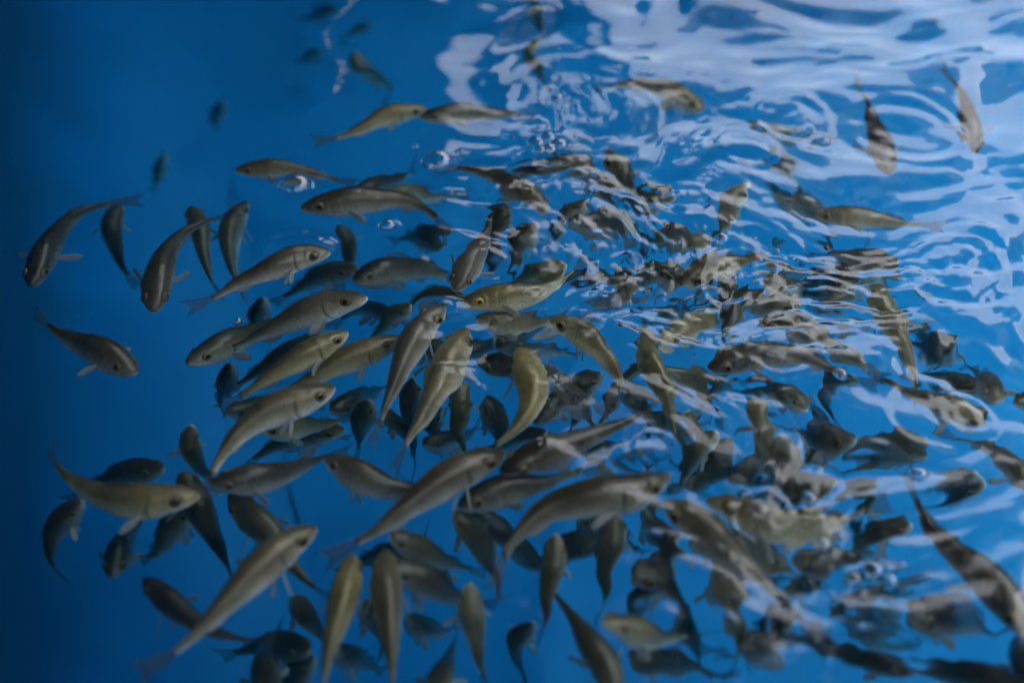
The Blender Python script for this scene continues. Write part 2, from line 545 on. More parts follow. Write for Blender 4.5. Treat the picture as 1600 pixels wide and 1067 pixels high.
def blob(X, Y, px, py, r):
    x, y = px_xy(px, py)
    return np.exp(-(((X - x) ** 2 + (Y - y) ** 2) / r ** 2))


def height(X, Y):
    X = X.astype(np.float32); Y = Y.astype(np.float32)
    # how rough the water is at each place
    rough = np.zeros_like(X)
    for px, py, r, a in ((1000, 380, 0.17, 1.0), (1180, 420, 0.17, 1.0), (850, 290, 0.13, 0.7), (1300, 480, 0.2, 0.8), (1120, 300, 0.2, 0.6),
                         (1500, 430, 0.2, 0.55), (1250, 200, 0.2, 0.35), (1450, 620, 0.15, 0.5), (1150, 620, 0.14, 0.6), (1350, 850, 0.16, 0.8), (1150, 900, 0.14, 0.5), (1480, 980, 0.12, 0.5),
                         (820, 500, 0.07, 0.45), (750, 390, 0.07, 0.6), (1100, 760, 0.1, 0.35), (900, 180, 0.13, 0.35), (1030, 520, 0.1, 0.7)):
        rough = np.maximum(rough, a * blob(X, Y, px, py, r))
    sx = (X - (-0.06 + 0.02 * (Y - 1.2)))
    right = 1 / (1 + np.exp(-sx / 0.09))                        # the calm side ends left of the middle
    far = 1 / (1 + np.exp(-(Y - 1.75) / 0.12))
    near = 1 / (1 + np.exp((Y - 1.02) / 0.06))
    swell = 0.2 + 0.8 * right
    med = 0.04 + right * (0.6 + 0.1 * near) * (1 + 0.15 * far)
    Z = np.zeros_like(X)

    def waves(n, l0, l1, slope, spread, main, seed):
        r = np.random.default_rng(seed)
        z = np.zeros_like(X)
        for _ in range(n):
            lam = math.exp(r.uniform(math.log(l0), math.log(l1)))
            th = main + r.normal(0, spread)
            k = 2 * math.pi / lam
            ph = r.uniform(0, 2 * math.pi)
            z += (slope / k) * np.cos(k * (X * math.cos(th) + Y * math.sin(th)) + ph).astype(np.float32)
        return z * math.sqrt(2.0 / n)
    # bend the wave trains a little so that no crest runs straight
    Xw, Yw = X.copy(), Y.copy()
    wz = waves(10, 0.22, 0.6, 0.3, 2.0, 0.3, 91)
    wy = waves(10, 0.2, 0.5, 0.3, 2.0, 0.9, 92)
    X0, Y0 = X, Y
    X = X0 + wz; Y = Y0 + wy
    Z += swell * waves(16, 0.12, 0.38, 0.11, 0.8, 1.75, 11)
    Z += med * waves(28, 0.055, 0.19, 0.105, 1.0, 1.8, 12)
    Z += med * waves(24, 0.032, 0.085, 0.06, 0.3, 1.72, 17)
    Z += rough * waves(36, 0.03, 0.09, 0.27, 1.0, 1.7, 13)
    Z += rough * waves(34, 0.014, 0.034, 0.145, 0.9, 1.65, 18)
    Z += rough ** 2 * waves(30, 0.009, 0.018, 0.11, 1.3, 1.6, 14)
    Z += 0.10 * waves(20, 0.012, 0.03, 0.012, 2.0, 1.5, 15)
    X, Y = X0, Y0
    for px, py, r0, lam, h in RINGS:
        x, y = px_xy(px, py)
        r = np.sqrt((X - x + 0.45 * wz) ** 2 + (Y - y + 0.45 * wy) ** 2)
        Z += h * np.cos(2 * math.pi * (r - r0) / lam) * np.exp(-((r - r0) / (lam * 0.7)) ** 2)
    for px, py, h, r in DROPS:
        x, y = px_xy(px, py)
        d = np.sqrt((X - x) ** 2 + (Y - y) ** 2)
        Z += h * np.exp(-d / r * 1.6) - 0.35 * h * np.exp(-((d - 2.2 * r) / (0.9 * r)) ** 2)
    for px, py, h, r in BUMPS:
        x, y = px_xy(px, py)
        d2 = ((X - x) / 1.5) ** 2 + (Y - y) ** 2
        Z += h * np.exp(-(d2 / r ** 2) ** 2.2)
    return Z


def bubble_spots():
    out = []
    for px, py, w in BUBBLES:
        a, b = at(px - w / 2, py), at(px + w / 2, py)
        out.append((*px_xy(px, py), (b - a).length / 2))
    return out


BUB = bubble_spots()


def build_water():
    hx, hy0, hy1, st = 0.92, 0.68, 2.12, 0.0024
    fx = np.arange(-hx, hx, st)
    fy = np.arange(hy0, hy1, st)
    xs = np.concatenate([np.linspace(TX0 - 0.05, -hx, 4)[:-1] if TX0 - 0.05 < -hx else [], fx, np.linspace(hx, TX1 + 0.05, 120)])
    ys = np.concatenate([np.linspace(TY0 - 0.05, hy0, 30)[:-1], fy, np.linspace(hy1, TY1 + 0.05, 70)])
    X, Y = np.meshgrid(xs, ys)
    X = np.maximum(X, left_wall(Y) - 0.03 + 0.004 * X)      # ends inside the tank's shell
    Z = height(X, Y)
    for x, y, r in BUB:                                   # each bubble sits in its own meniscus
        d = np.sqrt((X - x) ** 2 + (Y - y) ** 2)
        Z = np.where(d < r, Z - 0.35 * r * (1 - (d / r) ** 2), Z + 0.16 * r * np.exp(-(d - r) / (0.55 * r)))
    ny, nx = X.shape
    top = np.stack([X, Y, Z], -1).reshape(-1, 3).astype(np.float32)
    idx = np.arange(nx * ny).reshape(ny, nx)
    f = np.stack([idx[:-1, :-1], idx[:-1, 1:], idx[1:, 1:], idx[1:, :-1]], -1).reshape(-1, 4)
    ring = np.concatenate([idx[0, :], idx[1:, -1], idx[-1, -2::-1], idx[-2:0:-1, 0]])
    nb = len(ring)
    low = top[ring].copy(); low[:, 2] = TZ - 0.05
    base = nx * ny
    lo_i = np.arange(nb) + base
    side = np.stack([ring, lo_i, np.roll(lo_i, -1), np.roll(ring, -1)], -1)
    verts = np.concatenate([top, low])
    quads = np.concatenate([f, side])
    me = bpy.data.meshes.new("water")
    me.vertices.add(len(verts))
    me.vertices.foreach_set("co", verts.ravel())
    nl = quads.size + nb
    me.loops.add(nl)
    me.loops.foreach_set("vertex_index", np.concatenate([quads.ravel(), lo_i[::-1]]).astype(np.int32))
    me.polygons.add(len(quads) + 1)
    me.polygons.foreach_set("loop_start", np.concatenate([np.arange(len(quads)) * 4, [quads.size]]).astype(np.int32))
    sm = np.zeros(len(quads) + 1, dtype=bool); sm[:len(f)] = True
    me.polygons.foreach_set("use_smooth", sm)
    me.update(calc_edges=True)
    me.materials.append(M_WATER)
    o = link("water", me)
    tag(o, kind="structure")
    return o


build_water()

# ------------------------------------------------------------------ fish
_B = np.array([0, .03, .08, .15, .25, .34, .45, .6, .75, .88, .95, 1.0])
_TOP = np.array([.014, .031, .048, .068, .094, .103, .094, .070, .046, .030, .025, .027])
_BOT = np.array([.016, .036, .054, .070, .088, .094, .086, .062, .041, .026, .022, .025])
_WID = np.array([.013, .034, .050, .063, .073, .074, .066, .050, .033, .019, .011, .007])
_xx = np.linspace(0, 1, 401)


def _smooth(tab):
    y = np.interp(_xx, _B, tab)
    k = np.hanning(31); k /= k.sum()
    yp = np.concatenate([2 * y[0] - y[15:0:-1], y, 2 * y[-1] - y[-2:-17:-1]])
    return np.maximum(np.convolve(yp, k, 'valid'), 0.003)


_TOPS, _BOTS, _WIDS = _smooth(_TOP), _smooth(_BOT), _smooth(_WID)
BODY = 0.81                                                   # share of the total length before the tail fin


def spine(pts, d0, d1, n=90):
    """Smooth centre line through the pixels, from snout depth d0 to tail depth d1; n points evenly spaced along it."""
    P = np.array(pts, dtype=float)
    seg = np.r_[0, np.cumsum(np.hypot(*np.diff(P, axis=0).T))]
    t = seg / seg[-1]
    # chordal Catmull-Rom in pixels
    m = np.gradient(P, t, axis=0) if len(P) > 2 else np.repeat((P[1:] - P[:-1]), 2, axis=0)
    u = np.linspace(0, 1, 160)
    out = []
    for v in u:
        i = min(np.searchsorted(t, v, side='right') - 1, len(P) - 2)
        h = t[i + 1] - t[i]
        s = (v - t[i]) / h
        q = (2 * s**3 - 3 * s**2 + 1) * P[i] + (s**3 - 2 * s**2 + s) * h * m[i] + (-2 * s**3 + 3 * s**2) * P[i + 1] + (s**3 - s**2) * h * m[i + 1]
        out.append(at(q[0], q[1], d0 + (d1 - d0) * v))
    W = np.array([list(p) for p in out])
    L = np.r_[0, np.cumsum(np.linalg.norm(np.diff(W, axis=0), axis=1))]
    g = np.linspace(0, L[-1], n)
    return np.stack([np.interp(g, L, W[:, k]) for k in range(3)], -1), L[-1]


class Frame:
    def __init__(self, pts, L, roll):
        self.P, self.L = pts, L
        T = np.gradient(pts, axis=0)
        k = np.ones(7) / 7
        for a in range(3):
            T[:, a] = np.convolve(np.pad(T[:, a], 3, mode='edge'), k, 'valid')
        T /= np.linalg.norm(T, axis=1)[:, None]
        up = np.array([0, 0, 1.0])
        U = up - (T @ up)[:, None] * T
        U /= np.linalg.norm(U, axis=1)[:, None]
        Sd = np.cross(T, U)
        c, s = math.cos(roll), math.sin(roll)
        self.T, self.U, self.S = T, c * U + s * Sd, c * Sd - s * U
        self.n = len(pts)

    def __call__(self, s):
        """Position, tangent (to the tail), up, side at arclength share s (array), extrapolated past the ends."""
        s = np.atleast_1d(np.asarray(s, float))
        x = np.clip(s, 0, 1) * (self.n - 1)
        i = np.minimum(x.astype(int), self.n - 2)
        f = (x - i)[:, None]
        lerp = lambda A: A[i] * (1 - f) + A[i + 1] * f
        P, T, U, Sd = lerp(self.P), lerp(self.T), lerp(self.U), lerp(self.S)
        P = P + T * ((s - np.clip(s, 0, 1)) * self.L)[:, None]
        return P, T, U, Sd


_bh = np.linspace(0, 1, 34) ** 1.25 * 0.30
B_RINGS = np.r_[_bh, np.linspace(0.30, 1.0, 30)[1:]]
NG = 28


def body_mesh(fr, g, open_mouth):
    """One continuous skin: rings along the spine with jaw line, eye sockets and the raised edge of the gill cover."""
    L = fr.L
    b = B_RINGS
    P, T, U, Sd = fr(b * BODY)
    tp, bt, wd = (np.interp(b, _xx, t) * L * g for t in (_TOPS, _BOTS, _WIDS))
    ph = np.linspace(0, 2 * math.pi, NG, endpoint=False)
    c, s = np.cos(ph), np.sin(ph)
    cx = np.sign(c) * np.abs(c) ** 0.9
    sz = np.sign(s) * np.abs(s) ** 1.0
    X = wd[:, None] * cx[None, :]
    Zz = np.where(sz[None, :] > 0, tp[:, None], bt[:, None]) * sz[None, :]
    # outward relief
    bb = b[:, None]; sgn = s[None, :]
    edge = 0.285 - 0.045 * (sgn + 0.15) ** 2                       # gill cover edge, curved
    dz = bb - edge
    flank = np.clip(1 - np.abs(sgn + 0.1) ** 2.2 / 0.8, 0, 1)
    rel = flank * 0.0050 * np.clip(1 + dz / 0.10, 0, 1) * (dz < 0) * 1.0
    rel -= flank * 0.0060 * np.exp(-((dz - 0.010) / 0.010) ** 2)
    pre = bb - (0.195 - 0.03 * (sgn + 0.1) ** 2)                    # cheek plate
    rel -= flank * 0.003 * np.exp(-(pre / 0.008) ** 2)
    jaw = (sgn + 0.16 + 1.2 * bb)                                   # jaw line
    rel -= 0.0045 * np.exp(-(jaw / 0.16) ** 2) * np.clip((0.115 - bb) / 0.02, 0, 1) * np.clip(bb / 0.01, 0, 1)
    er = np.sqrt(((bb - 0.118) / 0.055) ** 2 + ((sgn - 0.36) / 0.55) ** 2)
    rel += 0.0030 * np.exp(-((er - 1.05) / 0.2) ** 2) - 0.003 * np.exp(-(er / 0.75) ** 4)
    lat = 0.0012 * np.exp(-((sgn - 0.18) / 0.10) ** 2) * (bb > 0.3)  # lateral line
    rel = (rel - lat) * L
    nrm = np.stack([np.broadcast_to(cx, X.shape), np.broadcast_to(sz, X.shape)], -1)
    X = X + rel * nrm[..., 0]
    Zz = Zz + rel * nrm[..., 1]
    V = P[:, None, :] + Sd[:, None, :] * X[..., None] + U[:, None, :] * Zz[..., None]
    rings = [V[i] for i in range(len(b))]
    uvb, uvv = list(b), None
    if open_mouth:                                                  # lips at ring 6, then a gullet going back inside
        k = 9
        rings = rings[k:]
        uvb = uvb[k:]
        lip = rings[0]; cen = lip.mean(0)
        inner = []
        for q, sc in ((0.02, 0.86), (0.05, 0.70), (0.09, 0.45), (0.12, 0.15)):
            inner.append(cen + (lip - cen) * sc + T[k] * L * q)
        rings = inner[::-1] + rings
        uvb = [uvb[0]] * 4 + uvb
    n = len(rings)
    verts = np.concatenate(rings + [rings[0].mean(0)[None], rings[-1].mean(0)[None]])
    faces = []
    for i in range(n - 1):
        for j in range(NG):
            j2 = (j + 1) % NG
            faces.append((i * NG + j, i * NG + j2, (i + 1) * NG + j2, (i + 1) * NG + j))
    a, z = n * NG, n * NG + 1
    for j in range(NG):
        faces.append((a, (j + 1) % NG, j))
        faces.append((z, (n - 1) * NG + j, (n - 1) * NG + (j + 1) % NG))
    me = mesh_np("body", verts, faces, True, M_FISH)
    if open_mouth:
        me.materials.append(M_MOUTH)
        mi = np.zeros(len(faces), dtype=np.int32); mi[:4 * NG] = 1; mi[-2 * NG::2] = 1
        me.polygons.foreach_set("material_index", mi)
    vv = (1 + s) / 2
    back = np.concatenate([np.stack([np.full(NG, q), vv], -1) for q in uvb] + [[[uvb[0], .5], [uvb[-1], .5]]])
    gir = np.concatenate([np.stack([np.full(NG, q), np.abs(ph / math.pi - 1)], -1) for q in uvb] + [[[uvb[0], .5], [uvb[-1], .5]]])
    li = np.zeros(len(me.loops), dtype=np.int32)
    me.loops.foreach_get("vertex_index", li)
    for nm, arr in (("body", back), ("girth", gir)):
        uvl = me.uv_layers.new(name=nm)
        uvl.data.foreach_set("uv", arr[li].astype(np.float32).ravel())
    return me


def membrane(name, G, t, mat, ribs=0.0):
    """A fin from a grid of points (along, across, 3): two skins t apart, ribbed along the rays."""
    nu, nv = G.shape[:2]
    N = np.cross(np.gradient(G, axis=0), np.gradient(G, axis=1))
    N /= np.maximum(np.linalg.norm(N, axis=2), 1e-9)[..., None]
    if ribs:
        G = G + N * (ribs * np.where(np.arange(nv) % 2 == 0, 1, -1))[None, :, None]
    th = t * np.linspace(1, 0.35, nu)[:, None, None] / 2
    A, Bq = G + N * th, G - N * th
    verts = np.concatenate([A.reshape(-1, 3), Bq.reshape(-1, 3)])
    o = nu * nv
    f = []
    for i in range(nu - 1):
        for j in range(nv - 1):
            a, b_, c, d = i * nv + j, i * nv + j + 1, (i + 1) * nv + j + 1, (i + 1) * nv + j
            f.append((a, b_, c, d)); f.append((o + d, o + c, o + b_, o + a))
    for i in range(nu - 1):
        for j in (0, nv - 1):
            a, d = i * nv + j, (i + 1) * nv + j
            f.append((a, d, o + d, o + a) if j == 0 else (d, a, o + a, o + d))
    for j in range(nv - 1):
        for i in (0, nu - 1):
            a, b_ = i * nv + j, i * nv + j + 1
            f.append((b_, a, o + a, o + b_) if i == 0 else (a, b_, o + b_, o + a))
    return mesh_np(name, verts, f, True, mat)


def tail_fin(fr):
    nu, nv = 7, 13
    v = np.linspace(-1, 1, nv)
    G = np.zeros((nu, nv, 3))
    for j in range(nv):
        s1 = 0.955 + 0.045 * abs(v[j]) ** 1.5
        k = np.linspace(0, 1, nu)
        s = 0.785 + (s1 - 0.785) * k
        P, T, U, Sd = fr(s)
        hh = (0.017 + 0.062 * k ** 0.85) * fr.L
        G[:, j] = P + U * (v[j] * hh)[:, None]
    return membrane("tail_fin", G, 0.0009, M_FIN, 0.0003)


def ridge_fin(fr, g, b0, b1, hgt, up, name, lean, mat):
    nu, nv = 5, 13
    bs = np.linspace(b0, b1, nv)
    P, T, U, Sd = fr(bs * BODY)
    base = np.interp(bs, _xx, _TOPS if up > 0 else _BOTS) * fr.L * g * 0.96
    prof = np.clip(np.sin(np.linspace(0.12, 1, nv) ** 0.7 * math.pi), 0.12, 1)
    G = np.zeros((nu, nv, 3))
    for i, k in enumerate(np.linspace(0, 1, nu)):
        h = hgt * fr.L * prof * k
        G[i] = P + U * (up * (base + h * math.cos(lean)))[:, None] + T * (h * math.sin(lean))[:, None]
    return membrane(name, G, 0.0008, mat, 0.0002)


def side_fin(fr, g, b, ang, length, width, spread, drop, side, name, mat):
    """A paddle fin growing from the flank at height angle ANG, pointing back, SPREAD outward and DROP down."""
    P, T, U, Sd = (a[0] for a in fr(b * BODY))
    c, s = math.cos(ang), math.sin(ang)
    w = np.interp(b, _xx, _WIDS) * fr.L * g
    h = np.interp(b, _xx, _TOPS if s > 0 else _BOTS) * fr.L * g
    root = P + Sd * (side * w * c * 0.95) + U * (h * s * 0.95)
    ax = T * math.cos(spread) + Sd * (side * math.sin(spread)) - U * drop
    ax /= np.linalg.norm(ax)
    wide = np.cross(ax, Sd * side * math.cos(spread) - T * math.sin(spread))
    wide /= np.linalg.norm(wide)
    nu, nv = 6, 9
    v = np.linspace(-1, 1, nv)
    G = np.zeros((nu, nv, 3))
    for i, k in enumerate(np.linspace(0, 1, nu)):
        half = width * fr.L * (0.22 + 0.78 * math.sin(min(1, k * 1.15) * math.pi * 0.55)) * (1 if k < 0.8 else 0.92)
        ln = length * fr.L * k
        G[i] = root + ax * ln + wide[None, :] * (v * half)[:, None] - ax[None, :] * (np.abs(v) ** 2 * ln * 0.22)[:, None]
    return membrane(name, G, 0.0007, mat, 0.0003)


def eye_meshes(fr, g, side, gold):
    L = fr.L
    P, T, U, Sd = (a[0] for a in fr(0.118 * BODY))
    w = np.interp(0.118, _xx, _WIDS) * L * g
    h = np.interp(0.118, _xx, _TOPS) * L * g
    a = math.asin(0.36)
    cen = P + Sd * (side * w * math.cos(a) * 0.93) + U * (h * math.sin(a))
    nrm = Sd * side * 0.93 + U * 0.34 - T * 0.16
    nrm /= np.linalg.norm(nrm)
    e1 = T - nrm * (T @ nrm); e1 /= np.linalg.norm(e1)
    e2 = np.cross(nrm, e1)

    def dome(r, th, lift, nseg, nr, name, mat):
        vs, fs = [], []
        for i in range(nr + 1):
            q = i / nr * math.pi / 2 * 1.25
            for j in range(nseg):
                t = j / nseg * 2 * math.pi
                vs.append(cen + nrm * (lift + th * math.cos(q)) + (e1 * math.cos(t) + e2 * math.sin(t)) * r * math.sin(q))
        vs.append(cen + nrm * (lift + th))
        top = len(vs) - 1
        for i in range(1, nr):
            for j in range(nseg):
                fs.append((i * nseg + j, (i + 1) * nseg + j, (i + 1) * nseg + (j + 1) % nseg, i * nseg + (j + 1) % nseg))
        for j in range(nseg):
            fs.append((top, nseg + j, nseg + (j + 1) % nseg))
        used = sorted({k for f in fs for k in f})
        re = {k: i for i, k in enumerate(used)}
        return mesh_np(name, [tuple(vs[k]) for k in used], [tuple(re[k] for k in f) for f in fs], True, mat)
    r = 0.032 * L
    iris = dome(r, 0.014 * L, 0.0, 18, 6, "eye", M_GOLD if gold else M_IRIS)
    pup = dome(r * 0.44, 0.0040 * L, 0.0118 * L, 14, 4, "pupil", M_PUPIL)
    return iris, pup


# pixels from snout to tail tip; snout depth, tail depth (m); roll (deg, + shows more of the flank turned to us); tint; shade; label
F = []


def fish(pts, d0, d1, label, tint=0.35, shade=1.0, roll=0, girth=1.08, **kw):
    F.append(dict(pts=pts, d0=d0, d1=d1, label=label, tint=tint, shade=shade, roll=roll, girth=girth, **kw))


# calm left side
fish([(48, 447), (75, 388), (118, 337), (165, 320), (225, 312)], .10, .14, "black-backed fish alone by the dark edge, body curved over, head hanging down", .25, .33)
fish([(256, 238), (249, 260), (240, 280), (230, 302)], .6, .64, "tiny dark green fish deep above the curved black fish's tail", .3, .4)
fish([(183, 318), (172, 352), (180, 388), (197, 422), (226, 446)], .17, .19, "slender dark fish with a white streak hanging below the curved black fish's tail", .2, .6, -12)
fish([(240, 488), (246, 440), (260, 398), (290, 362), (335, 342), (388, 328)], .055, .08, "broad brown fish curving down headfirst, thin tail crossing two upright fish", .25, .62, 10)
fish([(300, 322), (312, 360), (318, 400), (330, 440), (348, 466)], .15, .17, "pale bellied fish swimming upward behind the broad brown curving fish", .4, .75)
fish([(388, 315), (368, 345), (358, 390), (364, 430), (382, 474)], .17, .19, "dark headed upright fish just behind the fish whose head breaks the water", .25, .75, 14)
fish([(514, 393), (470, 402), (420, 422), (372, 442), (330, 467), (285, 484)], .019, .05, "grey fish lifting the water with its head, bright rim over its eye", .2, .9, 14, spread=.9)
fish([(572, 465), (520, 476), (462, 500), (412, 522), (370, 541), (318, 556)], .035, .15, "sharp grey-tan fish with a big ringed eye and pale lips", .35, 1.1, 16)
fish([(290, 566), (335, 546), (382, 527), (432, 512), (485, 505), (525, 500)], .075, .15, "fish with a blunt grey head facing left under the big-eyed fish", .35, .85, -14)
fish([(543, 519), (500, 545), (452, 572), (412, 597), (380, 617), (338, 645)], .05, .09, "yellowish tan fish with a dark eye below the big-eyed fish", .75, 1.1, 14)
fish([(500, 525), (440, 562), (400, 586), (376, 602), (345, 615)], .13, .16, "dark slim fish squeezed between the big-eyed fish and the yellowish tan one", .2, .65)
fish([(626, 530), (590, 545), (540, 565), (492, 590), (442, 612), (395, 632)], .065, .09, "olive gold fish with a gold stripe, its tail under a reddish grey fish", .85, .95, 12)
fish([(523, 603), (480, 622), (432, 640), (386, 668), (350, 708), (330, 748), (321, 792)], .035, .06, "long reddish grey fish arching down to a thin tail at the mauve fish", .4, 1.15, 12)
fish([(354, 640), (385, 640), (430, 636), (478, 632), (515, 628)], .17, .19, "small dark headed fish peeping out behind the arching reddish grey fish", .5, .8)
fish([(537, 673), (500, 682), (452, 692), (418, 708), (400, 722), (378, 750)], .13, .15, "dark olive fish below the yellow tail, nose at open blue water", .4, .7)
fish([(405, 662), (440, 672), (488, 668), (525, 660), (555, 645)], .095, .12, "fish with a yellow tail stub and a white belly fin, under the reddish grey arch", .8, 1.0)
fish([(330, 756), (370, 752), (422, 745), (470, 730), (510, 715), (552, 706)], .055, .08, "dark mauve fish with its head under the thin arching tail", .1, .75)
fish([(297, 664), (295, 690), (305, 722), (326, 750), (352, 778)], .10, .13, "upright grey fish with a rounded head above the gathered knot of fish", .35, .85, -10)
fish([(311, 776), (270, 779), (220, 784), (160, 774), (115, 752), (88, 726), (77, 688)], .04, .07, "golden brown fish with raised tail lying across the lower dark fish", .85, .9, 10, spread=.95)
fish([(254, 733), (225, 736), (190, 745), (150, 762), (100, 785)], .15, .17, "smooth black fish mostly hidden behind the golden brown fish's back", .2, .45)
fish([(128, 782), (100, 812), (82, 850), (82, 880), (108, 914)], .13, .16, "black curved fish under the golden brown fish's tail, tail fin spread", .2, .45)
fish([(172, 898), (185, 865), (205, 830), (225, 806), (240, 780)], .22, .24, "narrow black fish pointing down, deep under the golden brown fish", .2, .4)
fish([(296, 785), (280, 812), (262, 842), (240, 864), (212, 874)], .13, .16, "brown fish with a white gill spot and blunt tail, below the golden fish's head", .35, .7)
fish([(283, 738), (300, 770), (316, 802), (335, 842), (354, 880), (374, 920)], .09, .12, "dark fish with a yellow edge running down from the knot to open blue", .5, .5)
fish([(224, 903), (255, 932), (292, 962), (332, 985), (382, 1000), (438, 998)], .13, .15, "black broad fish passing beneath the long brown fish near the dark corner", .25, .42)
fish([(494, 822), (456, 846), (410, 886), (360, 936), (312, 985), (270, 1020), (205, 1056)], .03, .05, "long brown fish slanting to the dark corner, white side fin spread", .45, 1.0, 10, spread=1.0)
fish([(360, 773), (386, 802), (422, 836), (452, 880), (492, 918), (535, 942)], .12, .15, "olive fish diving under the long brown fish's shoulder", .6, .8)
fish([(482, 1020), (450, 1015), (415, 1012), (388, 1018), (345, 1026)], .24, .26, "black fish deep below the long brown fish's belly", .2, .35)
fish([(424, 1085), (413, 1045), (415, 1012), (438, 972)], .17, .19, "teal tailed fish hanging beside the deep black fish", .3, .6)
fish([(490, 1030), (460, 1062), (430, 1100), (405, 1140)], .25, .27, "black fish cut by the bottom border under the deep black one", .2, .35)
fish([(551, 866), (545, 902), (532, 952), (516, 1010), (506, 1070), (500, 1130)], .05, .06, "yellow green fish swimming straight up with a shine on its back", .95, 1.0)
fish([(604, 860), (603, 912), (608, 970), (612, 1040), (616, 1128)], .05, .06, "straight dark olive fish swimming up beside the yellow green one", .45, .8)
fish([(735, 910), (735, 952), (744, 1000), (752, 1042), (770, 1098)], .05, .06, "pale silvery fish swimming up with white side fins, bottom middle", .4, 1.4, -14, spread=1.0)
fish([(612, 884), (650, 900), (692, 922), (732, 936), (785, 940)], .085, .11, "dark fish with a shiny back crossing behind the upright dark olive fish", .2, .7)
fish([(612, 832), (640, 850), (680, 872), (715, 882), (765, 888)], .09, .11, "tan fish under the belly of the large slanting fish, tail fin fanned", .45, .85)
fish([(790, 705), (746, 724), (692, 755), (640, 790), (592, 826), (558, 846), (498, 880)], .032, .05, "large slanting dark brown fish in front, white belly fin below it", .25, .75, 12, spread=.9)
fish([(510, 714), (546, 735), (592, 756), (642, 765), (690, 760), (728, 742)], .07, .09, "grey fish facing left with dark eye, its back under the large slanting fish", .2, .85, -16)
fish([(783, 738), (830, 716), (890, 695), (950, 670), (1000, 648), (1038, 612)], .026, .04, "near black fish at the surface with a white glint on its shoulder", .15, .5, 8)
fish([(720, 792), (760, 778), (802, 766), (852, 756), (902, 744), (955, 730)], .07, .09, "dark fish under the glinting black one, chin over open water", .25, .6, -12)
fish([(1045, 742), (985, 768), (922, 780), (860, 796), (816, 830), (786, 870), (768, 930)], .03, .05, "large olive black fish bent like a hook, pink glint behind its head", .35, .6, 10)
fish([(718, 798), (740, 830), (756, 862), (767, 892), (776, 935)], .10, .12, "olive fish running down under the large slanting fish, white fin near its throat", .6, .8)
fish([(745, 797), (782, 832), (822, 860), (856, 880), (898, 905)], .16, .18, "black fish deep behind the hooked fish's tail", .2, .4)
fish([(866, 834), (866, 870), (862, 906), (855, 946), (850, 984), (844, 1022)], .05, .09, "brown fish seen from straight above, alone between the hooked fish and the border", .4, .85)
fish([(957, 798), (955, 842), (950, 884), (945, 922), (938, 985)], .09, .11, "tan striped upright fish just below the hooked fish's belly", .5, .9)
fish([(962, 1085), (938, 1036), (912, 992), (892, 956), (872, 930), (846, 895)], .085, .10, "dark mottled fish heading out over the bottom border", .4, .6)
fish([(943, 972), (985, 984), (1030, 996), (1066, 986), (1115, 992)], .06, .08, "tan fish facing left with a dark eye, low in the crowd", .55, 1.05, -14)
fish([(965, 1018), (1010, 1032), (1062, 1042), (1110, 1050), (1160, 1062)], .15, .17, "dark green fish right under the low tan fish", .3, .4)
fish([(985, 892), (1036, 902), (1070, 940), (1096, 985), (1132, 1024)], .10, .13, "black fish with a yellow glint, bending down past the low tan fish", .25, .4)
fish([(1125, 860), (1130, 910), (1140, 952), (1150, 992), (1138, 1030), (1128, 1068)], .06, .07, "pale tan fish bent like a bow, swimming up low in the crowd", .55, 1.3, -12)
fish([(1038, 784), (1090, 820), (1140, 866), (1192, 908), (1236, 955), (1296, 1018)], .032, .05, "long mauve grey fish slanting down, olive head with a dark eye", .3, .9, -8)
fish([(1110, 785), (1160, 800), (1222, 820), (1290, 816), (1340, 800), (1398, 776)], .05, .07, "olive fish facing left, a bubble behind its eye", .6, .85, -14)
fish([(1240, 848), (1300, 860), (1352, 872), (1392, 890), (1445, 916)], .11, .14, "dark teal fish beneath the cluster of blurred bubbles", .25, .55)
fish([(1612, 1000), (1572, 946), (1532, 896), (1490, 860), (1452, 820), (1430, 778), (1414, 724)], .032, .05, "big black fish leaving over the right border, thin tail upright", .2, .4, 8)
fish([(1625, 778), (1585, 732), (1540, 696), (1500, 680), (1455, 655)], .06, .07, "mottled brown fish half outside the right border, under the open mouth", .3, .8)
fish([(1552, 655), (1500, 642), (1445, 622), (1402, 602), (1350, 570)], .026, .05, "fish with its dark mouth wide open at the surface", .5, 1.0, -10, 1.2, gape=True)
fish([(1372, 440), (1386, 480), (1402, 522), (1416, 562), (1426, 592), (1438, 640)], .05, .06, "tan fish swimming up with a yellow belly fin, rippled bands over it", .6, 1.2, -12, spread=1.0)
fish([(1283, 474), (1312, 454), (1338, 424), (1348, 396), (1352, 352)], .045, .07, "brown blotched fish nose beside the tan rippled fish", .35, .8)
fish([(1330, 432), (1370, 424), (1402, 440), (1445, 470)], .07, .12, "grey fish with a thin orange tail over the tan rippled fish's head", .45, 1.0)
fish([(1408, 414), (1370, 402), (1330, 396), (1290, 390), (1245, 385)], .04, .06, "grey brown fish under ripples just above the thin orange tail", .35, .8)
fish([(1270, 330), (1320, 336), (1372, 340), (1422, 348), (1482, 358)], .04, .05, "olive fish lying flat at the calm far water, white streak on its side", .6, .9, -12)
fish([(1386, 273), (1381, 240), (1370, 200), (1356, 165), (1334, 122)], .05, .06, "slim brown fish pointing at us, first of two in the bright water", .3, .32)
fish([(1520, 236), (1517, 205), (1508, 170), (1495, 140), (1468, 100)], .05, .06, "slim brown fish with side fins spread, nearest the bright corner", .3, .3, spread=1.2)
fish([(1102, 166), (1060, 150), (1012, 136), (972, 134), (922, 142)], .032, .05, "olive fish under a white ripple line with a yellow fin below, far side", .5, .95, 14, spread=.9)
fish([(658, 183), (692, 180), (740, 178), (790, 178), (842, 182)], .032, .05, "grey fish facing left, back half under white glare at the far side", .3, .8, -12)
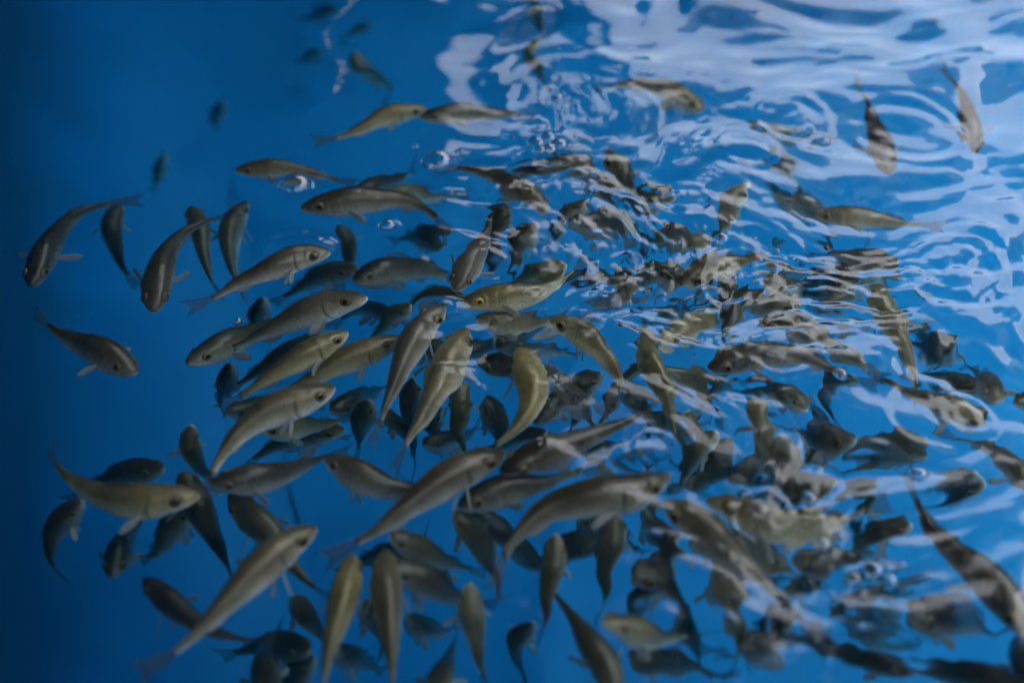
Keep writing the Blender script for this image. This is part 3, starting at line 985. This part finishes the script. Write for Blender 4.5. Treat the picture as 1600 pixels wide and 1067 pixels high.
fish([(668, 171), (636, 175), (596, 185), (560, 203), (530, 213), (486, 221)], .05, .06, "golden slim fish nose to nose with the grey one under the glare", .85, 1.1, 12)
fish([(836, 52), (832, 84), (842, 114), (854, 152)], .13, .16, "blurred olive fish with tail down beneath the far ripple arch", .5, .9)
fish([(800, -32), (822, 0), (836, 26), (842, 56)], .15, .17, "brown fish entering over the top border above the ripple arch", .45, .8)
fish([(556, 78), (574, 108), (596, 124), (616, 136), (602, 164)], .32, .34, "wavy brown blur of a fish beside the white surface thread", .4, .8)
fish([(500, 74), (484, 84), (468, 95), (450, 102)], .74, .76, "faint dark fish deep down, lowest of the three at the far top", .3, .35)
fish([(580, 36), (566, 46), (552, 56), (536, 62)], .72, .74, "faint dark fish deep down next to the white surface thread", .3, .35)
fish([(520, 8), (500, 14), (482, 20), (462, 22)], .74, .76, "faint dark fish deep down touching the top border", .3, .35)
fish([(352, 152), (344, 172), (340, 190), (348, 208)], .74, .76, "faint dark green fish alone deep in the empty blue", .3, .35)
fish([(368, 265), (412, 264), (462, 268), (512, 278), (562, 291)], .055, .065, "brown fish facing left with a bubble against its belly", .5, .85, -12)
fish([(470, 325), (522, 318), (582, 314), (636, 315), (672, 332), (708, 372)], .03, .045, "dark brown fish facing left near the surface, small bubble under its belly", .25, .7, -12, spread=.8)
fish([(548, 308), (592, 290), (622, 278), (658, 254)], .10, .13, "thin dark fish slanting between the two left-facing brown fish", .2, .5)
fish([(598, 306), (640, 302), (684, 308), (738, 300)], .085, .11, "tan tailed fish hidden behind the dark brown left-facing fish", .6, 1.2)
fish([(530, 352), (544, 388), (545, 420), (528, 458)], .16, .18, "olive upright fish in shadow under the dark brown left-facing fish", .4, .7)
fish([(557, 420), (526, 425), (490, 440), (462, 458), (425, 478)], .14, .16, "dark fish facing right just above the big-eyed fish", .3, .6)
fish([(552, 438), (600, 425), (650, 420), (692, 424), (738, 428)], .13, .14, "broad dark fish with a raised spiny back fin, facing left", .35, .5, -22, 1.35, dorsal=.06)
fish([(712, 452), (726, 424), (746, 394), (762, 358), (778, 318)], .024, .04, "grey fish pushing a white dome of water with its head", .15, 1.2, 10)
fish([(728, 470), (692, 460), (660, 466), (640, 490), (616, 524)], .11, .13, "dull olive fish behind the snout that touches the surface", .5, .65)
fish([(721, 476), (760, 465), (802, 462), (852, 452), (892, 430), (925, 398)], .03, .05, "olive fish with a bright golden eye facing left", .8, 1.0, -16, gold=True)
fish([(742, 494), (782, 504), (832, 510), (882, 504), (930, 488)], .045, .07, "grey olive fish facing left just below the golden-eyed one", .45, .9, -14)
fish([(860, 500), (896, 514), (932, 540), (960, 576), (970, 606), (952, 650)], .04, .055, "tan arched fish curling its tail down beside a blue gap", .5, 1.2, -12)
fish([(694, 479), (666, 505), (640, 546), (620, 592), (600, 642), (576, 704)], .024, .05, "mauve fish whose snout touches the surface, slanting down", .15, 1.0, 8)
fish([(728, 514), (710, 550), (690, 592), (665, 642), (640, 682), (612, 744)], .04, .06, "tan fish with white glints and a white belly fin, alongside the mauve slanting fish", .55, 1.25, 8)
fish([(815, 543), (826, 582), (831, 622), (816, 656), (785, 688), (736, 724)], .05, .06, "bright golden fish curving like a C in the middle of the crowd", 1.0, 1.25)
fish([(714, 588), (720, 632), (715, 672), (722, 702), (738, 746)], .09, .11, "olive green upright fish with a thin shine between tan and golden fish", .85, .75)
fish([(742, 566), (790, 575), (842, 582), (882, 600), (922, 630), (958, 650)], .12, .14, "dark fish passing behind the golden curved fish, orange tail stub", .4, .5)
fish([(838, 655), (868, 626), (902, 640), (940, 700)], .17, .2, "shadowy round-backed fish under the golden curved fish's belly", .25, .45)
fish([(1005, 518), (1016, 560), (1036, 602), (1048, 642), (1060, 682), (1075, 722)], .05, .06, "olive upright fish with an orange brown tail at the middle", .7, .85)
fish([(1002, 548), (972, 592), (950, 640), (918, 688)], .13, .15, "dark green fish behind the olive upright fish's head", .4, .5)
fish([(1108, 570), (1152, 560), (1202, 556), (1252, 560), (1302, 576), (1380, 604)], .03, .045, "dark mauve fish with a long thin tail under streaked ripples", .1, .6)
fish([(1140, 398), (1136, 442), (1140, 492), (1141, 532), (1146, 580)], .045, .06, "dark upright fish in the roughest ripples", .15, .65)
fish([(1062, 440), (1110, 420), (1162, 402), (1212, 410), (1262, 434)], .04, .05, "olive fish broken up by rough ripples, top of the churned patch", .5, .95)
fish([(1255, 472), (1202, 470), (1142, 458), (1100, 462), (1050, 476)], .075, .09, "olive fish lying across under the churned patch", .45, .85)
fish([(1182, 500), (1222, 505), (1262, 520), (1302, 545), (1342, 566), (1388, 590)], .055, .08, "grey fish streaked by ripples with a thin dark tail", .3, .9)
fish([(1032, 532), (1070, 515), (1106, 490), (1148, 462)], .045, .07, "tan fish beside the dark upright fish in the ripples", .7, 1.3)
fish([(1162, 288), (1142, 315), (1126, 346), (1114, 372), (1098, 416)], .05, .06, "tan fish slanting down under white rippled water", .55, 1.3)
fish([(948, 233), (970, 265), (986, 296), (1006, 326), (1046, 352)], .028, .05, "grey fish with a pale square head at the surface, tail curling away", .25, .8)
fish([(932, 256), (882, 252), (832, 258), (792, 262), (742, 264)], .06, .08, "dark fish torn into zigzags by ripples under the bubble cluster", .1, .5)
fish([(852, 330), (826, 305), (792, 285), (752, 268), (716, 262), (672, 258)], .028, .05, "brown speckled fish at the surface below the bubble cluster", .35, .85)
fish([(792, 318), (778, 350), (765, 386), (752, 428)], .05, .07, "short dark fish running under the white dome of water", .2, .5)
fish([(916, 308), (890, 330), (870, 356), (842, 386)], .055, .07, "olive fish beside the speckled one, under fine ripples", .5, .9)
fish([(898, 345), (950, 346), (1002, 360), (1055, 386)], .06, .08, "dark streaky fish under the two splashing drops", .15, .5)
fish([(1064, 430), (1022, 425), (980, 440), (932, 464)], .06, .08, "dark green fish below the two splashing drops", .3, .55)
fish([(1185, 624), (1190, 664), (1196, 702), (1206, 742), (1218, 788)], .05, .06, "olive upright fish with a white vertical band right of the middle", .7, 1.0)
fish([(1335, 690), (1292, 685), (1252, 680), (1210, 664)], .08, .10, "dark green fish heading out into the blue gap", .45, .5)
fish([(1122, 678), (1092, 710), (1070, 742), (1036, 778)], .08, .10, "brown fish slanting behind the ring of ripples", .4, .7)
fish([(1218, 688), (1226, 742), (1216, 792), (1196, 838)], .085, .10, "dark olive upright fish behind the fish with the bubble", .5, .55)
fish([(1056, 762), (1110, 750), (1162, 736), (1218, 714)], .15, .17, "deep green fish in shadow under the crowd's middle", .35, .45)
fish([(1538, 602), (1482, 588), (1440, 580), (1382, 592)], .10, .12, "dark olive fish behind the open-mouthed fish's back", .6, .5)
fish([(1562, 622), (1542, 592), (1526, 570), (1496, 550)], .045, .07, "slender brown fish leaving past the open-mouthed fish", .4, .7)
fish([(1432, 1046), (1382, 1030), (1332, 1025), (1282, 1016), (1220, 1010)], .13, .15, "black fish along the bottom border over a white reflection", .35, .35)
fish([(1602, 1076), (1542, 1060), (1482, 1042), (1400, 1020)], .09, .11, "dark brown fish in the bottom corner under the big black fish", .3, .45)
fish([(1155, 1000), (1202, 1008), (1240, 1010), (1300, 1004)], .11, .13, "dark fish under the long mauve fish's tail", .35, .4)
fish([(1428, 960), (1472, 965), (1522, 970), (1575, 986)], .07, .09, "dark mauve fish touching the big black fish's belly", .1, .4)
fish([(1328, 965), (1372, 970), (1412, 984), (1455, 1000)], .2, .22, "deep black fish below the blurred bubbles", .3, .35)
fish([(1630, 1064), (1602, 1030), (1592, 1000), (1586, 955)], .06, .08, "black fish cut by the right border near the bottom corner", .2, .35)
fish([(1590, 626), (1622, 622), (1662, 618), (1710, 620)], .05, .07, "dark snout poking in at the right border", .4, .5)
fish([(680, 1092), (694, 1058), (706, 1026), (714, 992)], .11, .13, "dark fish with a forked tail raised beside the pale silvery fish", .4, .5)
fish([(638, 962), (664, 984), (690, 990), (714, 966)], .25, .27, "deep brown fish under the shiny dark one, white fin showing", .3, .6)
fish([(528, 1018), (550, 1036), (572, 1046), (602, 1056)], .27, .29, "deep small fish between the two straight upright fish", .3, .5)
fish([(458, 930), (480, 968), (502, 1000), (524, 1034)], .19, .21, "teal shadowed fish beside the yellow green upright fish", .3, .55)
fish([(577, 622), (566, 660), (560, 692), (554, 728)], .16, .18, "dark teal fish in the shade left of the mauve slanting fish", .3, .5)
fish([(646, 588), (640, 632), (646, 672), (640, 716)], .11, .13, "dark mauve fish between the mauve and tan slanting fish", .1, .5)
fish([(862, 690), (822, 682), (790, 694), (748, 712)], .16, .18, "deep dark fish under the golden curved fish's tail", .3, .45)
fish([(642, 478), (616, 494), (594, 522), (566, 548)], .11, .13, "olive fish tucked behind the mauve fish's shoulder", .65, .75)
fish([(612, 498), (580, 488), (550, 492), (514, 512)], .15, .17, "dark fish in the gap right of the big-eyed fish's mouth", .25, .5)
fish([(412, 466), (406, 492), (398, 516), (392, 545)], .22, .24, "dark upright fish deep behind the big-eyed fish's back", .2, .4)
fish([(360, 570), (353, 608), (346, 626), (352, 650)], .2, .22, "thin dark fish deep under the yellowish tan fish's tail", .2, .4)

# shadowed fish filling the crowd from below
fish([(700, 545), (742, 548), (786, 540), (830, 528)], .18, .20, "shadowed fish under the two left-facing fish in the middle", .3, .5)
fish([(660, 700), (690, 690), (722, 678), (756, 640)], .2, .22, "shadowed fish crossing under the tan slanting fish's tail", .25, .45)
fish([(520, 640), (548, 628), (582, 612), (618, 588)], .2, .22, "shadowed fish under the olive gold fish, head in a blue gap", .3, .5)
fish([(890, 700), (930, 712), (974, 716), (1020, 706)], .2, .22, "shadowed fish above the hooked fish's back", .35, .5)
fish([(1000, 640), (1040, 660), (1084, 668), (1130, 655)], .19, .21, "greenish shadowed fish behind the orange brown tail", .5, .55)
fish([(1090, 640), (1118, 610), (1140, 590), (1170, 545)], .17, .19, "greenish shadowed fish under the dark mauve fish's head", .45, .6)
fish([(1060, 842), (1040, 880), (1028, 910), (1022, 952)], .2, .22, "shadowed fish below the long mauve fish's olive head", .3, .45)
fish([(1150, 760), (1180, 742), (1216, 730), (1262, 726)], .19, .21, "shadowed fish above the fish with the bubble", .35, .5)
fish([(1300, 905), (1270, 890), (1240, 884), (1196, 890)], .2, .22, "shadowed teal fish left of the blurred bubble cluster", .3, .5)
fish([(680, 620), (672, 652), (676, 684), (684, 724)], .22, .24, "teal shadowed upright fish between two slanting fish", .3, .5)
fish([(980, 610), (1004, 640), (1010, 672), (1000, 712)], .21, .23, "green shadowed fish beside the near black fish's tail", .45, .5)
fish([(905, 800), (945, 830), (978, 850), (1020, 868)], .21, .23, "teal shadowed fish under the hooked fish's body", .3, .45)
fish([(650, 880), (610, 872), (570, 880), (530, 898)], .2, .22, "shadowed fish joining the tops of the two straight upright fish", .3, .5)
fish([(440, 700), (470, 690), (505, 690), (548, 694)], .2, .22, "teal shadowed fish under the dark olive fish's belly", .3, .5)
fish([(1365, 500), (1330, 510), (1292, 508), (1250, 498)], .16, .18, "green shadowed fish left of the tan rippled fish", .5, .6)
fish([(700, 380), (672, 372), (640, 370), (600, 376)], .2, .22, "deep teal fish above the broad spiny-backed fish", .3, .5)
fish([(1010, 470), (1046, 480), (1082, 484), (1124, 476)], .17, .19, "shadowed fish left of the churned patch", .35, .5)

fish([(52, 488), (88, 520), (128, 538), (168, 556), (212, 582)][::-1], .05, .08, "grey fish alone at the dark side, white side fin spread, tail pointing up", .3, .55, 12, spread=1.1)
# more of the churned crowd
fish([(1020, 560), (1060, 575), (1100, 600), (1128, 640), (1140, 690)], .09, .11, "silvery tan fish curling down right of the olive upright fish", .5, 1.1)
fish([(1260, 640), (1225, 615), (1180, 600), (1130, 604)], .10, .12, "grey fish crossing under the dark mauve fish", .3, .9)
fish([(1300, 760), (1262, 770), (1226, 766), (1180, 742)], .11, .13, "dull tan fish above the fish with the bubble, facing the right border", .5, .8)
fish([(1075, 640), (1085, 680), (1100, 720), (1128, 760)], .10, .12, "brown striped fish by the ring of ripples, tail to the border", .45, .9)
fish([(880, 405), (850, 425), (812, 436), (770, 440)], .08, .10, "yellowish fish just above the golden-eyed fish", .85, 1.2)
fish([(985, 455), (950, 440), (905, 445), (860, 470)], .09, .11, "blue grey fish below the splashing drops, head in a gap", .2, .9)
fish([(1100, 385), (1068, 372), (1030, 372), (990, 384)], .06, .08, "pale tan fish beside the splashing drops", .55, 1.2)
fish([(1190, 440), (1228, 440), (1262, 452), (1296, 476)], .05, .07, "silvery fish at the right edge of the churned patch", .35, 1.2)
fish([(1330, 400), (1304, 424), (1270, 436), (1226, 440)], .10, .12, "brown fish between the churned patch and the brown blotched fish", .4, .8)
fish([(1440, 700), (1400, 690), (1352, 700), (1306, 730)], .12, .14, "dull olive fish over the pale milky reflection", .5, .7)
fish([(1420, 810), (1380, 830), (1336, 838), (1290, 832)], .09, .11, "brown fish meeting the olive fish's tail", .4, .8)
fish([(1140, 800), (1180, 840), (1226, 868), (1280, 884)], .09, .11, "olive fish side by side with the long mauve fish", .6, .9)
fish([(1020, 900), (1000, 930), (985, 964), (975, 1010)], .16, .18, "teal fish in the gap by the tan striped upright fish", .35, .6)
fish([(1215, 905), (1250, 920), (1290, 926), (1340, 918)], .15, .17, "teal dark fish right of the long mauve fish", .3, .5)
fish([(1060, 955), (1085, 990), (1100, 1020), (1105, 1062)], .15, .17, "dark teal fish beside the bow-shaped pale fish", .3, .5)
fish([(830, 350), (812, 378), (800, 408), (800, 446)], .08, .10, "dark fish under the speckled fish's head", .25, .6)
fish([(900, 270), (935, 290), (960, 320), (972, 360)], .09, .11, "grey fish hidden under the pale square-headed fish", .3, .8)
fish([(1060, 300), (1030, 310), (995, 306), (955, 290)], .10, .12, "olive fish under the curling tail in white ripples", .5, .8)
fish([(1215, 300), (1250, 320), (1280, 348), (1300, 385)], .14, .16, "dim fish left of the olive fish at the calm far water", .4, .6)
fish([(1180, 190), (1215, 205), (1250, 212), (1290, 206)], .16, .18, "dim brown fish under the far swirling ripples", .4, .6)
fish([(1200, 240), (1225, 262), (1240, 290), (1240, 328)], .2, .22, "dim fish deep under the far swirling ripples", .4, .5)
fish([(1500, 520), (1470, 530), (1430, 528), (1388, 512)], .16, .18, "dim fish right of the tan rippled fish", .4, .55)
fish([(1530, 745), (1500, 762), (1462, 768), (1420, 758)], .18, .2, "dim teal fish over open blue by the big black fish's tail", .3, .5)

# more shadow between the crowd's middle
fish([(930, 575), (905, 610), (890, 650), (880, 695)], .14, .16, "grey shadowed fish inside the curl of the tan arched fish", .4, .65)
fish([(1060, 560), (1090, 590), (1100, 630), (1090, 675)], .15, .17, "dull green fish tail down between the olive upright and silvery curling fish", .5, .6)
fish([(760, 620), (780, 650), (790, 690), (780, 730)], .17, .19, "shadowed fish pressed against the golden curved fish's inner side", .3, .5)
fish([(650, 520), (680, 560), (690, 600), (680, 645)], .13, .15, "grey shadowed fish showing between the mauve and tan slanting fish's heads", .3, .65)
fish([(770, 520), (800, 540), (850, 545), (905, 530)], .12, .14, "grey fish under the left-facing fish below the golden eye", .35, .7)
fish([(600, 640), (626, 668), (640, 700), (640, 745)], .18, .2, "teal shadowed fish behind the thin mauve slanting tail", .3, .5)
fish([(940, 860), (900, 850), (850, 850), (800, 862)], .2, .22, "teal shadowed fish behind the brown fish seen from above", .3, .5)
fish([(700, 930), (680, 900), (670, 860), (676, 820)], .2, .22, "shadowed upright fish under the crossing shiny-backed fish", .3, .5)
fish([(1000, 790), (1030, 830), (1050, 870), (1050, 915)], .18, .2, "dark teal fish behind the long mauve fish's eye", .3, .5)
fish([(1150, 700), (1120, 720), (1080, 724), (1030, 712)], .18, .2, "dim green fish right of the ring of ripples", .45, .5)
fish([(1250, 720), (1275, 690), (1280, 655), (1262, 615)], .15, .17, "dim olive fish standing behind the dark green one at the blue gap", .5, .6)
fish([(1330, 560), (1300, 590), (1290, 625), (1305, 665)], .19, .21, "dim fish below the streaked grey fish's tail", .4, .5)
fish([(1370, 760), (1345, 790), (1335, 825), (1345, 870)], .18, .2, "dim teal fish crossing behind the olive fish's tail", .3, .5)
fish([(1225, 960), (1200, 985), (1190, 1015), (1196, 1060)], .18, .2, "dim teal fish in front of the bow-shaped fish's nose", .3, .5)
fish([(1350, 930), (1390, 935), (1424, 928), (1470, 905)], .17, .19, "dark fish directly below the largest blurred bubble", .3, .45)
fish([(830, 980), (815, 1010), (812, 1040), (826, 1085)], .22, .24, "deep fish by the bottom border beside the pale silvery one", .3, .45)
fish([(570, 940), (590, 970), (600, 1000), (590, 1045)], .2, .22, "deep teal fish in the slit between the two straight upright fish", .3, .5)


placed = []
_rb = np.linspace(0.02, 0.95, 24)


def place(f):
    """Find depths so that the fish has a likely length and its body clears those already placed."""
    d0, d1 = f["d0"], f["d1"]
    want = 0.185
    for _ in range(60):
        pts, L = spine(f["pts"], d0, d1)
        if L >= want or abs(d1 - d0) > 0.13:
            break
        if f.get("down") == "snout":
            d0 += 0.006
        else:
            d1 += 0.006
    for _ in range(50):
        pts, L = spine(f["pts"], d0, d1)
        Q = np.stack([np.interp(_rb * BODY * 89, np.arange(90), pts[:, k]) for k in range(3)], -1)
        r = 0.5 * (0.5 * (np.interp(_rb, _xx, _TOPS) + np.interp(_rb, _xx, _BOTS)) + np.interp(_rb, _xx, _WIDS)) * L * f["girth"]
        hit = False
        for Q2, r2 in placed:
            d = np.linalg.norm(Q[:, None] - Q2[None], axis=2)
            if (d < 0.86 * (r[:, None] + r2[None])).any():
                hit = True
                break
        if not hit:
            break
        d0 += 0.009; d1 += 0.009
    placed.append((Q, r))
    return pts, L, d0, d1


def build_fish(f):
    pts, L, d0, d1 = place(f)
    f["L"], f["dd"] = L, (d0, d1)
    g = random.uniform(0.98, 1.18) * f["girth"] * min(1.25, (0.215 / L) ** 0.35)
    org = pts[30].copy()
    fr = Frame(pts - org, L, 0)
    turn = f["roll"] + 9 * float(np.clip(fr.S[40, 1], -1, 1))
    fr = Frame(pts - org, L, math.radians(turn))
    root = bpy.data.objects.new("fish", None)
    COL.objects.link(root)
    root.empty_display_size = 0.02
    root.location = org
    tag(root, f["label"], "fish", "fish crowding in the blue tank")
    o = link("body", body_mesh(fr, g, f.get("gape", False)), root)
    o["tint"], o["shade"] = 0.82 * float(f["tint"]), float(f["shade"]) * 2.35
    link("tail_fin", tail_fin(fr), root)
    link("dorsal_fin", ridge_fin(fr, g, 0.34, 0.62, f.get("dorsal", 0.035), 1, "dorsal_fin", 0.7, M_FIN), root)
    link("dorsal_fin", ridge_fin(fr, g, 0.64, 0.88, 0.04, 1, "dorsal_fin", 0.75, M_FIN), root)
    link("anal_fin", ridge_fin(fr, g, 0.66, 0.82, 0.055, -1, "anal_fin", 0.8, M_PALE), root)
    sp = f.get("spread", random.uniform(0.4, 1.0))
    for side in (-1, 1):
        link("pectoral_fin", side_fin(fr, g, 0.315, -0.25, 0.135, 0.029, sp * random.uniform(0.8, 1.2), 0.35, side, "pectoral_fin", M_PALE), root)
        link("pelvic_fin", side_fin(fr, g, 0.36, -1.0, 0.09, 0.019, 0.5, 0.5, side, "pelvic_fin", M_PALE), root)
        iris, pup = eye_meshes(fr, g, side, f.get("gold", False))
        e = link("eye", iris, root)
        link("pupil", pup, e)


for f in sorted(F, key=lambda f: min(f["d0"], f["d1"])):
    build_fish(f)
for f in F:
    if f["L"] > 0.27 or f["L"] < 0.16:
        print("LEN %.3f" % f["L"], f["dd"], f["label"])

# ------------------------------------------------------------------ bubbles and feed


def build_bubbles():
    for (x, y, r), lab in zip(BUB, BUBBLE_LABELS):
        z0 = float(height(np.array([[x]]), np.array([[y]]))[0, 0])
        n, m = 24, 8
        vs, fs = [], []
        for i in range(m):
            q = (1 - i / m) * math.radians(100)
            for j in range(n):
                t = j / n * 2 * math.pi
                vs.append((r * math.sin(q) * math.cos(t), r * math.sin(q) * math.sin(t), 0.78 * r * math.cos(q)))
        vs.append((0, 0, 0.78 * r))
        for i in range(m - 1):
            for j in range(n):
                fs.append((i * n + j, i * n + (j + 1) % n, (i + 1) * n + (j + 1) % n, (i + 1) * n + j))
        for j in range(n):
            fs.append(((m - 1) * n + j, (m - 1) * n + (j + 1) % n, m * n))
        o = link("bubble", mesh_np("bubble", vs, fs, True, M_FILM))
        o.location = (x, y, z0 + 0.05 * r)
        tag(o, lab, "bubble", "air bubbles floating on the water")


BUBBLE_LABELS = [
    "single large bubble against the belly of a left-facing brown fish", "single large bubble with a white ring at the edge of the glare",
    "small bubble under the dark brown fish's belly", "tiny lone bubble over blue water behind the big-eyed fish",
    "bubble at the side of the raft of five", "bubble on the far edge of the raft of five", "bubble at the right end of the raft of five",
    "bubble on the near edge of the raft of five", "small bubble at the near corner of the raft of five",
    "flat bubble on the far edge of the churned patch", "small bubble off the corner of the churned patch",
    "bubble in white glare above the raft of five", "tiny bubble in white glare beside a larger one",
    "blurred bubble over blue at the big black fish's tail", "blurred bubble behind the olive fish's eye",
    "blurred bubble at the rim of a blue gap", "blurred bubble below the blue gap",
    "blurred bubble, first of the near cluster of three", "blurred bubble, largest of the near cluster of three", "blurred bubble, last of the near cluster of three",
    "tiny sparkling bubble in the churned patch", "thin ringed bubble over blue by the thin mauve tail", "tiny bubble on the golden curved fish",
    "pinhead bubble over the dark brown left-facing fish's back",
    "second pinhead bubble over the dark brown left-facing fish's back, further out",
    "pinhead bubble over blue between the glare edge and the torn dark fish",
    "pinhead bubble above the brown speckled fish's tail",
    "pinhead bubble over the brown speckled fish's tail root",
    "pinhead bubble just beyond the raft of five, in bright water",
    "pinhead bubble over the brown speckled fish's shoulder",
    "pinhead bubble beside the curling tail of the pale square-headed fish",
    "pinhead bubble over the pale tan fish by the splashing drops",
    "pinhead bubble under the slanting tan fish in white ripples",
    "pinhead bubble at the blue corner of the churned patch",
    "pinhead bubble at the far rim of the churned patch",
    "pinhead bubble between the churned patch and the brown blotched fish",
    "pinhead bubble on the body of the olive fish with a bubble behind its eye",
    "pinhead bubble under the chin line of the olive left-facing fish",
    "pinhead bubble left of the near cluster of three, over the teal fish",
    "pinhead bubble right of the near cluster of three, over open blue",
    "pinhead bubble closest to us beneath the near cluster of three",
    "pinhead bubble directly above the first bubble of the near cluster",
    "pinhead bubble over the olive left-facing fish's forehead",
]
PELLETS = [
    (1196, 504, 7, "red feed pellet over blue under the churned patch"), (988, 481, 6, "brown feed pellet over blue beside the middle"),
    (955, 306, 5, "red feed pellet beside the pale square-headed fish"), (929, 303, 5, "small red feed pellet in fine ripples"),
    (801, 215, 5, "orange feed pellet in glare by the raft of bubbles"), (963, 426, 6, "dark red feed pellet below the splashing drops"),
    (1293, 381, 8, "dark feed pellet at the corner of the churned patch"), (969, 515, 7, "red brown feed pellet in the blue gap by the arched fish"),
]



def build_pellets():
    for px, py, w, lab in PELLETS:
        x, y = px_xy(px, py)
        z0 = float(height(np.array([[x]]), np.array([[y]]))[0, 0])
        r = (at(px + w / 2, py) - at(px - w / 2, py)).length / 2
        vs, fs = [], []
        n = 9
        R = np.random.default_rng(int(px))
        prof = ((0, -0.8), (0.7, -0.75), (1.0, -0.35), (1.0, 0.35), (0.75, 0.75), (0, 0.82))
        for rr, zz in prof[1:-1]:
            for j in range(n):
                t = j / n * 2 * math.pi
                k = 1 + R.uniform(-0.12, 0.12)
                vs.append((zz * r * 1.2, rr * r * 0.9 * math.cos(t) * k, rr * r * 0.9 * math.sin(t) * k))
        vs += [(-0.98 * r, 0, 0), (0.98 * r, 0, 0)]
        for i in range(3):
            for j in range(n):
                fs.append((i * n + j, i * n + (j + 1) % n, (i + 1) * n + (j + 1) % n, (i + 1) * n + j))
        for j in range(n):
            fs.append((4 * n, (j + 1) % n, j)); fs.append((4 * n + 1, 3 * n + j, 3 * n + (j + 1) % n))
        o = link("feed_pellet", mesh_np("feed_pellet", vs, fs, True, M_PELLET))
        o.location = (x, y, z0 + 0.1 * r)
        o.rotation_euler = (0, 0, R.uniform(0, 3))
        tag(o, lab, "feed pellet", "feed pellets floating on the water")




def build_foam():
    """A wispy thread of foam drawn out on the surface: a lumpy ribbon a millimetre thick with holes in it."""
    path = [(566, -6), (548, 6), (534, 22), (520, 34), (508, 56), (516, 74), (530, 92), (540, 104), (532, 124), (522, 146)]
    wid = [9, 12, 10, 4, 7, 12, 8, 18, 15, 6]
    R = np.random.default_rng(3)
    n = 90
    t = np.linspace(0, len(path) - 1, n)
    cx = np.interp(t, range(len(path)), [p[0] for p in path]) + R.normal(0, 0.8, n)
    cy = np.interp(t, range(len(path)), [p[1] for p in path])
    w = np.interp(t, range(len(path)), wid) * R.uniform(0.45, 1.15, n)
    m = 7
    X, Y = np.zeros((n, m)), np.zeros((n, m))
    for i in range(n):
        for j in range(m):
            X[i, j], Y[i, j] = px_xy(cx[i] + (j / (m - 1) - 0.5) * w[i], cy[i] + R.normal(0, 0.5))
    Z = height(X, Y)
    top = np.stack([X, Y, Z + 0.0008 + R.uniform(0, 0.0008, Z.shape)], -1).reshape(-1, 3)
    bot = np.stack([X, Y, Z - 0.0004], -1).reshape(-1, 3)
    f, o = [], n * m
    for i in range(n - 1):
        for j in range(m - 1):
            a = i * m + j
            f.append((a, a + 1, a + m + 1, a + m)); f.append((o + a, o + a + m, o + a + m + 1, o + a + 1))
        for j in (0, m - 1):
            a = i * m + j
            f.append((a, a + m, o + a + m, o + a))
    o = link("foam", mesh_np("foam", np.concatenate([top, bot]), f, True, M_FOAM))
    tag(o, "white wispy thread of foam on the calm far water", "foam")
    o["kind"] = "stuff"




def build_specks():
    """Crumbs of feed and dirt drifting in the water, too small and many to count."""
    R = np.random.default_rng(21)
    vs, fs = [], []
    for _ in range(260):
        c = np.array(list(at(R.uniform(80, 1560), R.uniform(20, 1050), R.uniform(0.01, 0.45))))
        r = R.uniform(0.0005, 0.0012)
        k = len(vs)
        for d in ((1, 0, 0), (-1, 0, 0), (0, 1, 0), (0, -1, 0), (0, 0, 1), (0, 0, -1)):
            vs.append(tuple(c + np.array(d) * r * R.uniform(0.6, 1.3)))
        for f in ((0, 2, 4), (2, 1, 4), (1, 3, 4), (3, 0, 4), (2, 0, 5), (1, 2, 5), (3, 1, 5), (0, 3, 5)):
            fs.append(tuple(k + q for q in f))
    o = link("drifting_specks", mesh_np("drifting_specks", vs, fs, False, M_SPECK))
    tag(o, "fine crumbs drifting in the blue water", "specks", None, "stuff")


build_specks()
build_bubbles()
build_pellets()
build_foam()
